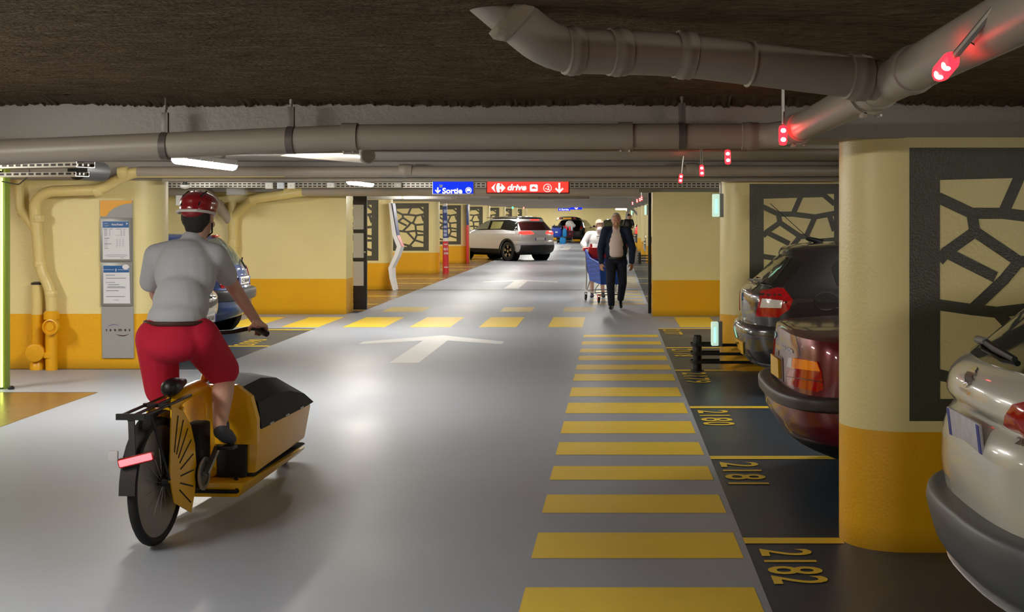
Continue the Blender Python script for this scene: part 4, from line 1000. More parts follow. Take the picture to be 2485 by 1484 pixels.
# ---- dark red saloon
PR = car_paint('wine_red', (108, 22, 34), metal=.35, rough=.3)
segs = [[g(.22, .32, 4.15, .66), g(.28, .18, 4.25, .76), g(.36, .08, 4.33, .82), g(.46, .02, 4.37, .842), g(.55, .005, 4.38, .846), g(.60, .02, 4.36, .846), g(.615, .05, 4.34, .846)],
        [g(.615, .075, 4.34, .845, .35, .5, 3.2), g(.70, .085, 4.32, .848, .35, .5, 3.2), g(.82, .095, 4.28, .846, .35, .5, 3.2, zf=.72), g(.90, .10, 4.22, .838, .35, .5, 3.2, zf=.76), g(.95, .105, 4.18, .82, .35, .5, 3.2, zf=.78)],
        [g(.95, .105, 4.18, .82, .35, .5, 3.2, zf=.78), g(.968, .14, 4.0, .79, .4, .5, 3., zf=.82), g(.985, .35, 3.6, .76, .4, .5, 3, zf=.90), g(1.0, .68, 3.2, .735, .35, .5, 2.8, zf=.96)],
        [g(1.0, .68, 3.2, .735, .35, .5, 2.8, zf=.96), g(1.16, .95, 2.85, .67, .35, .5, 2.8, zf=1.12), g(1.31, 1.25, 2.5, .60, .35, .5, 2.8, zf=1.3)],
        [g(1.31, 1.25, 2.5, .60, .35, .5, 2.8, zf=1.3), g(1.36, 1.4, 2.3, .52, .35, .5, 2.6, zf=1.36), g(1.385, 1.55, 2.15, .38, .3, .3, zf=1.385), g(1.39, 1.7, 2.0, .15, .15, .15)]]
C3 = Car('red_saloon', 'wine-red saloon parked behind the first right pillar, orange and red tail light', segs, PR, (.985, 8.3, 0), 0, (.80, 3.50), .31, .2)
bm_ = [g(.535, .02, 4.4, .845, .40, .5, 2.9), g(.55, -.018, 4.4, .862, .40, .5, 2.9), g(.60, -.022, 4.4, .864, .40, .5, 2.9), g(.625, .0, 4.4, .855, .40, .5, 2.9), g(.63, .06, 4.4, .84, .4, .5, 2.9)]
obj('bumper_strip', bumper_loft(refine([bm_]), .80), mat('bumper_rubber', (58, 52, 54), rough=.45), C3.t)
obj('lower_valance', bumper_loft(refine([[g(.19, .34, 4, .66, .5), g(.27, .17, 4, .775, .5), g(.33, .10, 4, .81, .5), g(.34, .13, 4, .8, .5)]]), .78), BLK, C3.t)
tl = C3.seen('tail_light', [(1916, 868), (1924, 866), (1985, 877), (1995, 902), (1999, 945), (1985, 951), (1913, 934), (1912, 905)], LRED, off=.007, step=12)
C3.seen('indicator_lens', [(1927, 868), (1984, 878), (1993, 901), (1925, 893)], LORG, off=.011, step=12, parent=tl); C3.seen('reversing_lens', [(1916, 869), (1926, 867.5), (1924, 893), (1913, 889)], LWHT, off=.011, step=12, parent=tl)
C3.seen('lens_rib', [(1913, 912), (1996, 925), (1996.5, 927.5), (1913, 914)], mat('dark_red', (70, 4, 8), rough=.3), off=.0115, step=12, parent=tl)
C3.corner('tail_light', [(-.28, .68), (-.02, .68), (.06, .72), (.06, .84), (0, .86), (-.28, .86)], LRED, 1, 40, off=.007)
C3.seen('number_plate', [(1877, 858), (1895, 872), (1897, 918), (1878, 905)], PLY, off=.02, step=12); C3.seen('plate_recess', [(1872, 848), (1900, 868), (1902, 926), (1874, 908)], mat('recess_red', (60, 10, 18), rough=.4), off=.003, step=12)
C3.seen_text('badge_lettering', '320i', [(1901, 838), (1925, 846), (1926, 858), (1902, 848)], CHROME, bold=.03)
bd = C3.hit(1881, 812, .006); 
C3.seen('roundel', [(1881 + 4.2 * math.cos(a), 812 + 9 * math.sin(a)) for a in [2 * PI * i / 16 for i in range(16)]], mat('roundel_blue', (90, 140, 200), rough=.2, coat=1), off=.006, step=6)
C3.seen('trunk_seam', [(1925, 797), (1926.5, 796), (1936, 830), (1943, 864), (1941, 864), (1934, 831)], BLK, off=.0015, step=10, thick=False)
C3.both('side_window', [(1.12, 1.02), (2.95, .98), (2.55, 1.29), (1.38, 1.30)], GLASS); C3.rear('rear_window', [(-.62, 1.03), (.62, 1.03), (.54, 1.29), (-.54, 1.29)], GLASS); C3.rear('windscreen', [(-.64, 1.0), (.64, 1.0), (.54, 1.28), (-.54, 1.28)], GLASS, front=True)
xp = MB(); xp.tube([(.24, .45, .2), (.6, .45, .22)], .028, 12); obj('exhaust', xp, STEEL, C3.t)

# ---- dark grey hatchback
PG_ = car_paint('graphite', (50, 48, 50), metal=.4, rough=.25)
segs = [[g(.20, .36, 4.0, .68), g(.25, .16, 4.1, .80), g(.33, .07, 4.18, .85), g(.45, .02, 4.21, .868), g(.56, .0, 4.22, .872), g(.62, .015, 4.22, .872), g(.655, .05, 4.2, .87)],
        [g(.655, .085, 4.2, .87, .42, .5, 2.8), g(.75, .075, 4.18, .874, .42, .5, 2.8, zf=.7), g(.86, .075, 4.12, .872, .42, .5, 2.8, zf=.76), g(.94, .09, 4.0, .865, .42, .5, 2.8, zf=.82), g(.98, .13, 3.8, .855, .42, .5, 2.7, zf=.86)],
        [g(.98, .13, 3.8, .855, .42, .5, 2.7, zf=.86), g(1.03, .19, 3.1, .84, .45, .6, 2.6, zf=.97), g(1.17, .33, 2.8, .78, .45, .6, 2.5, zf=1.13), g(1.30, .46, 2.5, .71, .45, .6, 2.5, zf=1.28)],
        [g(1.30, .44, 2.5, .71, .5, .6, 2.4, zf=1.28), g(1.35, .46, 2.35, .66, .5, .6, 2.4, zf=1.34), g(1.39, .6, 2.15, .55, .45, .5, 2.4, zf=1.39), g(1.415, .9, 1.95, .35, .3, .3, zf=1.415), g(1.42, 1.1, 1.8, .12, .1, .1)]]
C1 = Car('dark_hatchback', 'graphite hatchback parked in front of the second right pillar, roof aerial', segs, PG_, (1.2, 12.72, 0), 0, (.77, 3.43), .315, .2)
C1.seen('rear_window', [(1809, 690), (1820, 672), (1848, 641), (1879, 614), (1905, 622), (1945, 637), (1925, 668), (1900, 700), (1860, 692), (1830, 688)], GLASS, off=.006)
t_ = C1.seen('tail_light', [(1834, 767), (1842, 732), (1846, 704), (1866, 703), (1899, 695), (1924, 727), (1916, 750), (1888, 770)], LRED, off=.006)
C1.seen('reversing_lens', [(1846, 746), (1851, 724), (1900, 729), (1896, 747)], LWHT, off=.010, parent=t_)
C1.corner('tail_light', [(-.34, .72), (-.1, .72), (.06, .82), (.0, .95), (-.2, .93), (-.3, .9)], LRED, 1, 40, off=.006)
C1.seen('number_plate', [(1786, 818), (1805, 830), (1807, 859), (1788, 848)], PLY, off=.012, step=10)
C1.seen('bumper_seam', [(1777, 786), (1800, 797), (1830, 805), (1876, 806), (1876, 809), (1830, 808), (1800, 800), (1777, 789)], BLK, off=.0015, thick=False)
C1.seen('lower_lip', [(1787, 866), (1800, 876), (1830, 886), (1874, 894), (1874, 886), (1830, 878), (1800, 868), (1788, 858)], mat('lip_grey', (120, 118, 118), rough=.3, metal=.4), off=.008)
C1.seen('flap_seam', [(2005 + 31 * math.cos(a), 731 + 24 * math.sin(a)) for a in [2 * PI * i / 28 for i in range(28)]], BLK, off=.0015, step=20, thick=False); C1.seen('fuel_flap', [(2005 + 29 * math.cos(a), 731 + 22 * math.sin(a)) for a in [2 * PI * i / 28 for i in range(28)]], PG_, off=.003, step=20); 
C1.seen('side_window', [(2018, 650), (2030, 632), (2100, 625), (2300, 640), (2280, 720), (2060, 705), (2030, 690)], GLASS, off=.004, step=30); C1.side('side_window', [(1.1, 1.02), (2.9, .98), (2.4, 1.3), (1.15, 1.32)], GLASS, 1)
C1.rear('windscreen', [(-.66, 1.0), (.66, 1.0), (.56, 1.28), (-.56, 1.28)], GLASS, front=True)
a0 = C1.hit(1980, 597, .0); 
ab = MB(); ab.tube([V((.86, 0, 1.405)), V((.76, 0, 1.44)), V((.70, 0, 1.445))], [.035, .022, .01], 10); an = obj('aerial_fin', ab, BLK, C1.t)
obj('aerial_rod', MB().tube([V((.74, 0, 1.44)), V((.36, .05, 1.79))], .0035, 6), BLK, an)
wp = MB(); wp.tube([C1.hit(1800, 690, .012), C1.hit(1822, 683, .03), C1.hit(1836, 684, .03)], .009, 8); wp.tube([C1.hit(1836, 684, .03), C1.hit(1856, 687, .02)], .012, 8); obj('wiper', wp, BLK, C1.t)
C1.rear('roundel', [(.04 * math.cos(a), .88 + .04 * math.sin(a)) for a in [2 * PI * i / 16 for i in range(16)]], mat('roundel_blue', (90, 140, 200)), off=.006)

# ---- blue town car (rear towards the aisle)
PBL = car_paint('town_blue', (38, 66, 128), metal=.25, rough=.3)
segs = [[g(.20, .34, 3.2, .66), g(.28, .14, 3.3, .74), g(.36, .06, 3.36, .79), g(.46, .03, 3.4, .81), g(.60, .02, 3.42, .815), g(.70, .06, 3.4, .815)],
        [g(.70, .06, 3.4, .815, .5, .6, 2.6, zf=.66), g(.82, .07, 3.35, .815, .5, .6, 2.6, zf=.72), g(.93, .10, 3.2, .80, .5, .6, 2.6, zf=.80), g(.98, .13, 3.05, .79, .5, .6, 2.6, zf=.86)],
        [g(.98, .13, 3.05, .79, .5, .6, 2.6, zf=.86), g(1.03, .155, 2.9, .77, .5, .6, 2.5, zf=.9), g(1.18, .26, 2.5, .70, .5, .6, 2.5, zf=1.12), g(1.32, .40, 2.2, .62, .5, .6, 2.4, zf=1.32)],
        [g(1.32, .40, 2.2, .62, .5, .6, 2.4, zf=1.32), g(1.38, .5, 2.05, .54, .5, .5, 2.4, zf=1.38), g(1.41, .68, 1.9, .38, .35, .35, zf=1.41), g(1.42, .9, 1.6, .12, .1, .1)]]
CT = Car('blue_town_car', 'small blue hatchback parked with its rear to the aisle beyond the left pillar', segs, PBL, (-5.07, 18.1, 0), PI, (.62, 2.96), .275, .17)
CT.rear('rear_window', [(-.66, 1.0), (0, .985), (.66, 1.0), (.60, 1.2), (.52, 1.33), (0, 1.355), (-.52, 1.33), (-.60, 1.2)], GLASSL, off=.006)
CT.both('side_window', [(.75, 1.0), (2.5, .95), (2.05, 1.3), (.95, 1.32)], GLASSL)
bm_ = [g(.50, .03, 3.4, .812, .55, .5, 2.6), g(.52, -.025, 3.4, .838, .55, .5, 2.6), g(.60, -.035, 3.4, .842, .55, .5, 2.6), g(.655, -.02, 3.4, .835, .55, .5, 2.6), g(.675, .06, 3.4, .81, .5, .5, 2.6)]
obj('bumper_strip', bumper_loft(refine([bm_]), .85), mat('bumper_charcoal', (56, 58, 62), rough=.4), CT.t)
for sg in (1, -1):
    CT.corner('tail_light', [(-.30, .69), (-.02, .69), (.02, .82), (-.03, .93), (-.12, .97), (-.24, .95), (-.30, .86)], LRED, sg, 38, off=.008)
CT.plate(0, .77, .5, .105, PLW, 'CE·586·M'); 
wp = MB(); wp.tube([V((.06, -.1, .93)), V((.13, -.13, 1.03)), V((.17, -.3, 1.07))], .012, 8); obj('wiper', wp, BLK, CT.t)
obj('brake_lamp', MB().box((.45, 0, 1.385), (.05, .24, .03), bev=.008), LRED, CT.t)

# ---- white hatchback nose towards the aisle
PWH = car_paint('plain_white', (206, 206, 206), metal=0, rough=.25)
segs = [[g(.22, .30, 3.6, .68), g(.30, .12, 3.74, .80), g(.42, .05, 3.82, .845), g(.55, .03, 3.85, .86), g(.68, .04, 3.83, .862), g(.78, .06, 3.78, .86, zf=.74)],
        [g(.78, .06, 3.78, .86, .5, .7, 2.5, zf=.74), g(.90, .09, 3.6, .85, .5, .7, 2.5, zf=.80), g(1.0, .14, 3.2, .82, .5, .7, 2.5, zf=.90), g(1.05, .18, 2.95, .79, .5, .7, 2.5, zf=.95)],
        [g(1.05, .18, 2.95, .79, .5, .7, 2.5, zf=.95), g(1.2, .3, 2.6, .73, .5, .7, 2.5, zf=1.15), g(1.38, .45, 2.2, .64, .5, .6, 2.5, zf=1.38)],
        [g(1.38, .45, 2.2, .64, .5, .6, 2.5, zf=1.38), g(1.45, .6, 2.0, .54, .5, .5, 2.4, zf=1.45), g(1.49, .85, 1.7, .3, .3, .3, zf=1.49), g(1.5, 1.0, 1.5, .1, .1, .1)]]
CW = Car('white_hatchback', 'white hatchback nosing out of its bay behind the cyclist', segs, PWH, (-8.72, 15.75, 0), 0, (.7, 3.15), .295, .18)
CW.rear('windscreen', [(-.7, .98), (.7, .98), (.58, 1.36), (-.58, 1.36)], GLASS, front=True); CW.both('side_window', [(.7, 1.02), (2.7, .98), (2.15, 1.38), (.85, 1.4)], GLASS); CW.rear('rear_window', [(-.62, 1.06), (.62, 1.06), (.54, 1.36), (-.54, 1.36)], GLASS)
CW.plate(0, .42, .5, .105, PLW, 'CB-067-NV', front=True)
CW.rear('lower_grille', [(-.42, .345), (.42, .345), (.36, .26), (-.36, .26)], mat('grille_dark', (60, 20, 30), rough=.4), front=True)
CW.rear('upper_grille', [(-.45, .66), (0, .62), (.45, .66), (.4, .60), (0, .55), (-.4, .60)], BLK, front=True)
gb = CW.rear('chrome_bar', [(-.5, .665), (0, .69), (.5, .665), (.5, .655), (0, .675), (-.5, .655)], CHROME, front=True, off=.01)
for k in (0, .045): CW.rear('chevron', [(-.06, .66 + k), (0, .70 + k), (.06, .66 + k), (.06, .675 + k), (0, .72 + k), (-.06, .675 + k)], CHROME, front=True, off=.02, step=.03)
for sg in (1, -1): CW.corner('headlight', [(-.34, .62), (-.05, .66), (.12, .76), (.0, .78), (-.3, .69)], LWHT, sg, 40, front=True)

# ---- silver crossover turning left at the far crossing
PS = car_paint('silver_white', (206, 206, 210), metal=.1, rough=.25)
segs = [[g(.26, .30, 4.1, .72), g(.32, .12, 4.3, .82), g(.42, .04, 4.38, .87), g(.55, .01, 4.43, .885), g(.68, .0, 4.44, .89), g(.74, .03, 4.44, .89)],
        [g(.74, .05, 4.44, .89, .45, .6, 2.8), g(.86, .05, 4.4, .895, .45, .6, 2.8, zf=.84), g(.96, .06, 4.3, .89, .45, .6, 2.8, zf=.93), g(1.04, .08, 4.1, .88, .45, .6, 2.8, zf=.97), g(1.09, .10, 3.6, .86, .45, .6, 2.7, zf=1.0)],
        [g(1.09, .10, 3.5, .86, .45, .6, 2.7, zf=1.02), g(1.14, .14, 3.35, .845, .45, .6, 2.7, zf=1.08), g(1.3, .27, 2.95, .77, .45, .6, 2.6, zf=1.28), g(1.46, .40, 2.55, .69, .45, .6, 2.6, zf=1.46)],
        [g(1.46, .34, 2.55, .69, .5, .6, 2.5, zf=1.46), g(1.55, .38, 2.35, .62, .5, .6, 2.5, zf=1.55), g(1.60, .6, 2.1, .46, .4, .4, zf=1.60), g(1.62, .9, 1.9, .2, .2, .2, zf=1.62)]]
fx, fy = -.70, .714
CS = Car('silver_crossover', 'silver-white crossover car turning across the aisle with its brake lights lit', segs, PS, (-3.55 - .86 * fx * 1 - (.0), 47.2 - .86 * fy, 0), math.atan2(fy, fx), (.86, 3.53), .36, .22)
# set the loaded near rear wheel where it stands on the floor
lw = CS.M @ V((.86, .8, 0)); dlt = V((-3.75, 47.3, 0)) - V((lw.x, lw.y, 0)); CS.t.location = V(CS.t.location) + dlt; CS.M = Matrix.Translation(dlt) @ CS.M; CS.Mi = CS.M.inverted()
CS.both('window_band', [(.36, 1.12), (.62, 1.10), (1.2, 1.14), (3.1, 1.10), (2.5, 1.46), (1.0, 1.50), (.55, 1.42)], GLASS, off=.005)
CS.both('side_window', [(1.32, 1.17), (1.9, 1.16), (1.9, 1.43), (1.28, 1.43)], mat('seen_through_glass', (150, 146, 96), rough=.1), off=.009); CS.both('side_window', [(2.05, 1.16), (2.95, 1.13), (2.5, 1.42), (2.05, 1.43)], mat('seen_through_glass2', (120, 122, 104), rough=.1), off=.009)
CS.rear('rear_window', [(-.74, 1.12), (.74, 1.12), (.64, 1.42), (-.64, 1.42)], mat('red_lit_glass', (52, 18, 18), rough=.1), off=.006)
CS.rear('windscreen', [(-.7, 1.1), (.7, 1.1), (.6, 1.42), (-.6, 1.42)], GLASS, front=True)
CS.rear('high_brake_light', [(-.2, 1.475), (.2, 1.475), (.2, 1.51), (-.2, 1.51)], LREDON, off=.01)
roof = bumper_loft; rr = loft(refine([[g(1.535, .36, 2.4, .645, .5, .6, 2.5, zf=1.535), g(1.56, .38, 2.33, .615, .5, .6, 2.5, zf=1.56), g(1.605, .6, 2.1, .463, .4, .4, zf=1.605), g(1.625, .9, 1.9, .2, .2, .2, zf=1.625)]])); obj('black_roof', rr, GLASS, CS.t)
for sg in (1, -1):
    CS.corner('tail_light', [(-.42, .99), (-.05, .97), (.14, 1.01), (.1, 1.08), (-.3, 1.09)], LREDON if sg > 0 else LREDON, sg, 40, off=.01)
CS.plate(0, .80, .5, .11, PLW, None, off=.01)
bm_ = [g(.24, .2, 4.3, .80, .5, .5, 2.8), g(.34, .05, 4.3, .885, .5, .5, 2.8), g(.5, -.01, 4.3, .905, .5, .5, 2.8), g(.58, -.005, 4.3, .903, .5, .5, 2.8), g(.60, .06, 4.3, .88, .5, .5, 2.8)]
obj('rear_bumper', bumper_loft(refine([bm_]), .55), BLK, CS.t); obj('bumper_trim', bumper_loft([g(.585, -.005, 4.3, .9, .5, .5, 2.8), g(.60, -.012, 4.3, .905, .5, .5, 2.8), g(.615, .02, 4.3, .895, .5, .5, 2.8)], .42), CHROME, CS.t)
CS.both('sill_cladding', [(1.28, .26), (3.1, .26), (3.1, .44), (1.28, .44)], BLK, off=.012)
for sg in (1, -1):
    ar = MB()
    for x in (.86, 3.53):
        vs = []; fs = []
        for k in range(15):
            a = PI * k / 14
            for r in (.405, .47): vs.append((x + r * math.cos(a), sg * .905, .36 + r * math.sin(a)))
        for k in range(14): fs.append((2 * k, 2 * k + 1, 2 * k + 3, 2 * k + 2))
        obj('arch_cladding', MB().add(vs, fs), BLK, CS.t, smooth=0, fix=False)
    obj('wing_mirror', MB().ball((2.98, sg * .98, 1.1), (.09, .11, .075), 14), BLK if sg < 0 else PS, CS.t)
    for x in (1.35, 2.3): obj('door_handle', MB().box((x, sg * .905, .98), (.16, .03, .025), bev=.008), PS, CS.t)
    obj('roof_rail', MB().tube([(.7, sg * .6, 1.575), (1.5, sg * .6, 1.6), (2.4, sg * .58, 1.57)], .016, 8), STEEL, CS.t)

# ---- small far cars share simple lofted bodies of their own
def small_hatch(name, label, paint, loc, rotz, h=1.5, L_=4.2, w=.88, glass=GLASS):
    k = h / 1.5; e = L_ / 4.2
    segs = [[g(.22, .3, 3.9 * e, w * .8), g(.34, .08, 4.1 * e, w * .95), g(.5, .01, 4.18 * e, w * .99), g(.66, .0, 4.2 * e, w, zf=.62), g(.74, .04, 4.18 * e, w, zf=.68)],
            [g(.74, .05, 4.18 * e, w, zf=.68), g(.88, .06, 4.1 * e, w, zf=.78), g(1.0 * k, .1, 3.5 * e, w * .97, zf=.95 * k), g(1.04 * k, .15, 3.2 * e, w * .95, zf=1.0 * k)],
            [g(1.04 * k, .15, 3.2 * e, w * .95, zf=1.0 * k), g(1.2 * k, .28, 2.9 * e, w * .87, zf=1.2 * k), g(1.4 * k, .45, 2.4 * e, w * .76, zf=1.4 * k)],
            [g(1.4 * k, .42, 2.4 * e, w * .76, zf=1.4 * k), g(1.47 * k, .6, 2.2 * e, w * .6, zf=1.47 * k), g(1.5 * k, 1, 1.9 * e, w * .2, .2, .2, zf=1.5 * k)]]
    c = Car(name, label, segs, paint, loc, rotz, (.8, 3.35 * e), .31, .2)
    c.rear('rear_window', [(-.7 * w, 1.06 * k), (.7 * w, 1.06 * k), (.66 * w, 1.37 * k), (-.66 * w, 1.37 * k)], glass); c.rear('windscreen', [(-.75 * w, 1.05 * k), (.75 * w, 1.05 * k), (.68 * w, 1.37 * k), (-.68 * w, 1.37 * k)], glass, front=True)
    c.both('side_window', [(.6, 1.06 * k), (2.95 * e, 1.04 * k), (2.35 * e, 1.37 * k), (.75, 1.38 * k)], glass)
    for sg in (1, -1):
        c.corner('tail_light', [(-.36, .82), (-.02, .82), (.08, .9), (.0, 1.0), (-.3, .98)], LRED, sg, 38, off=.008); c.corner('headlight', [(-.36, .58), (0, .6), (.2, .7), (0, .72), (-.36, .66)], LWHT, sg, 40, front=True)
        obj('wing_mirror', MB().ball((2.9 * e, sg * (w + .08), 1.02 * k), (.07, .1, .07), 12), BLK, c.t)
    return c
PDK = car_paint('dark_olive_car', (48, 48, 40), metal=.4, rough=.3)
CF = small_hatch('open_boot_car', 'dark estate car with its boot lid raised against the far wall', PDK, (-2.58, 78.0, 0), R(80), 1.42, 4.3, .9)
for y, z in ((0, .62),): CF.plate(y, z, .5, .11, PLY, None)
bl = bumper_loft
bt = MB(); n = 9; vs = []; fs = []
for k in range(n):
    y = -.68 + 1.36 * k / (n - 1); c_ = 1 - (abs(y) / .68) ** 3 * .35
    for (x, z) in ((.55, 1.40), (-.15, 1.36 + .22 * c_), (-.42, 1.28 + .3 * c_), (-.52, .98 + .54 * c_), (-.48, .98 + .53 * c_), (-.36, 1.22 + .3 * c_)): vs.append((x, y, z))
for k in range(n - 1):
    for j in range(5): fs.append((k * 6 + j, k * 6 + j + 1, k * 6 + 7 + j, k * 6 + 6 + j))
lid = obj('boot_lid', MB().add(vs, fs), BLK, CF.t, fix=False)
obj('number_plate', MB().box((-.535, 0, 1.47), (.01, .52, .1)), PLY, lid)
for y in (-.42, .42): obj('lid_lamp', MB().box((-.5, y, 1.48), (.02, .16, .08), bev=.01), LRED, lid)
CF.rear('boot_opening', [(-.6, .72), (.6, .72), (.66, 1.0), (.6, 1.33), (-.6, 1.33), (-.66, 1.0)], LINER, off=.02)
CD = small_hatch('black_car', 'black car facing the viewer far behind the man in the suit', car_paint('black_car', (18, 19, 22), rough=.2), (.18, 79.4, 0), R(-90), 1.44, 4.1, .88, mat('far_glass', (96, 100, 74), rough=.15))
CE = small_hatch('black_estate', 'black people carrier on the right with its tall white tailgate raised', car_paint('black_car', (18, 19, 22)), (1.05, 64.6, 0), 0, 1.68, 4.4, .9)
CE.seen('tall_tail_light', [(1541, 562), (1543, 553), (1551, 543), (1557, 534), (1563, 530), (1558, 545), (1553, 556), (1552, 566), (1542, 567)], LREDON if False else mat('lit_tail', (230, 30, 40), rough=.2, emit=1.2, ecol=(255, 30, 40)), off=.012, step=4)
tg = MB(); tp = [(.35, 1.62), (.0, 2.0), (-.18, 2.1), (-.30, 2.02), (-.36, 1.7), (-.42, 1.2), (-.36, 1.2), (-.26, 1.66), (-.12, 1.95), (.3, 1.55)]
tg.prism([(x, z) for x, z in tp], fr((0, .75, 0), (1, 0, 0), (0, 0, 1)), 1.5); obj('tailgate', tg, PWH, CE.t, smooth=30)
CP = small_hatch('pale_silver_car', 'pale silver car behind the door rail with a red tail light', car_paint('pale_silver', (200, 190, 192), metal=.2), (1.28, 52.2, 0), 0, 1.48, 4.2, .86)
CB = small_hatch('black_hatchback', 'black hatchback in the nearer bay behind the door rail', car_paint('black_car', (18, 19, 22)), (1.12, 46.6, 0), 0, 1.42, 4.1, .84)
# ---------------------------------------------------------------- people
SKIN = mat('skin', (196, 146, 122), rough=.5, var=.05); SKINP = mat('pale_skin', (214, 168, 146), rough=.5, var=.05)
EYEW = mat('eye_white', (226, 222, 216), rough=.2); EYED = mat('eye_dark', (34, 26, 22), rough=.2); LIP = mat('lips', (164, 96, 88), rough=.5)
NAVY = mat('navy_wool', (24, 38, 66), rough=.85, var=.1, vscale=20, bump=.1, bscale=120); NAVYD = mat('navy_trousers', (20, 27, 46), rough=.85, var=.1, vscale=20)
PINKSH = mat('pale_shirt', (244, 226, 222), rough=.8, var=.05, vscale=15); SHOE = mat('black_leather', (14, 13, 13), rough=.35)
GREYH = mat('grey_hair', (206, 202, 196), rough=.8, var=.2, vscale=60, bump=.4, bscale=90); SWEAT = mat('white_knit', (226, 226, 228), rough=.9, var=.05, vscale=20, bump=.2, bscale=150)
def head_prims(c, M, k=1., ears=True):
    # head facing -y of M
    T = lambda x, y, z: V(c) + M.to_3x3() @ (V((x, y, z)) * k)
    e = lambda x, y, z, a, b, d: ('e', T(x, y, z), (a * k, b * k, d * k), M)
    cc = lambda p, q, a, b: ('c', T(*p), T(*q), a * k, b * k)
    L_ = [e(0, .012, .035, .076, .096, .088), e(0, -.02, -.03, .064, .075, .075), e(0, -.03, -.075, .05, .058, .042), e(0, -.066, -.103, .026, .025, .02),
          cc((0, -.088, .012), (0, -.106, -.026), .008, .014), cc((-.012, -.094, -.03), (.012, -.094, -.03), .009, .009), cc((-.038, -.08, .03), (.038, -.08, .03), .012, .012), e(-.04, -.062, -.03, .024, .026, .024), e(.04, -.062, -.03, .024, .026, .024),
          cc((-.016, -.086, -.062), (.016, -.086, -.062), .0085, .0085), cc((0, .02, -.06), (0, .03, -.17), .054, .056)]
    if ears:
        for s_ in (-1, 1): L_ += [e(s_ * .078, .012, -.005, .010, .022, .032)]
    return L_
def face_parts(t, c, M, k=1., mouth=True):
    T = lambda x, y, z: V(c) + M.to_3x3() @ (V((x, y, z)) * k)
    for s_ in (-1, 1):
        eo = obj('eye', MB().ball(T(s_ * .031, -.077, .008), .0115 * k, 12), EYEW, t, world=True)
        obj('iris', MB().ball(T(s_ * .031, -.0855, .007), .0052 * k, 10), EYED, eo, world=True) if False else obj('iris', MB().ball(T(s_ * .031, -.0855, .007) - t.location, .0052 * k, 10), EYED, eo)
    if mouth: obj('mouth', MB().tube([T(-.022, -.088, -.063), T(0, -.0965, -.061), T(.022, -.088, -.063)], [.002 * k, .0055 * k, .002 * k], 8), LIP, t, world=True)
def hand(w, d, n, side, curl=.35, k=1.):
    w, d, n = V(w), V(d).normalized(), V(n); n = (n - d * n.dot(d)).normalized(); t = d.cross(n) * side
    out = [('c', w - d * .03 * k, w + d * .02 * k, .024 * k, .026 * k)]
    for i, (off, ln) in enumerate(((.033, .072), (.011, .08), (-.011, .075), (-.031, .058))):
        b = w + (d * .088 + t * off) * k; out.append(('c', w + (d * .01 + t * off * .6) * k, b, .016 * k, .0115 * k))
        p = b; a = curl * .7
        for j, f in enumerate((.45, .32, .23)):
            q = p + (d * math.cos(a) + n * math.sin(a)) * ln * f * k; out.append(('c', p, q, (.0098 - j * .001) * k, (.0092 - j * .001) * k)); p = q; a += curl * 1.3
    b = w + (d * .025 + t * .028) * k; m_ = b + (d * .035 + t * .032 + n * .012) * k; e_ = m_ + (d * .032 + t * .006 + n * .014) * k
    out += [('c', w + d * .01 * k, b, .017 * k, .015 * k), ('c', b, m_, .013 * k, .011 * k), ('c', m_, e_, .011 * k, .0085 * k)]
    return out
def shoe(a, toe, up, m, t, name='shoe', w=.045, k=1.):
    # a ankle, toe direction
    a, d = V(a), V(toe).normalized(); pr = [('c', a - d * .055 * k, a + d * .05 * k, .04 * k, .042 * k), ('c', a + d * .05 * k, a + d * .16 * k, .043 * k, .03 * k), ('c', a - d * .02 * k, a + V(up) * .05 * k, .04 * k, .036 * k)]
    o = obj(name, blob(pr, .008, 3), m, t, world=True); return o
def eul(x=0, y=0, z=0): return (Matrix.Rotation(R(z), 4, 'Z') @ Matrix.Rotation(R(y), 4, 'Y') @ Matrix.Rotation(R(x), 4, 'X'))

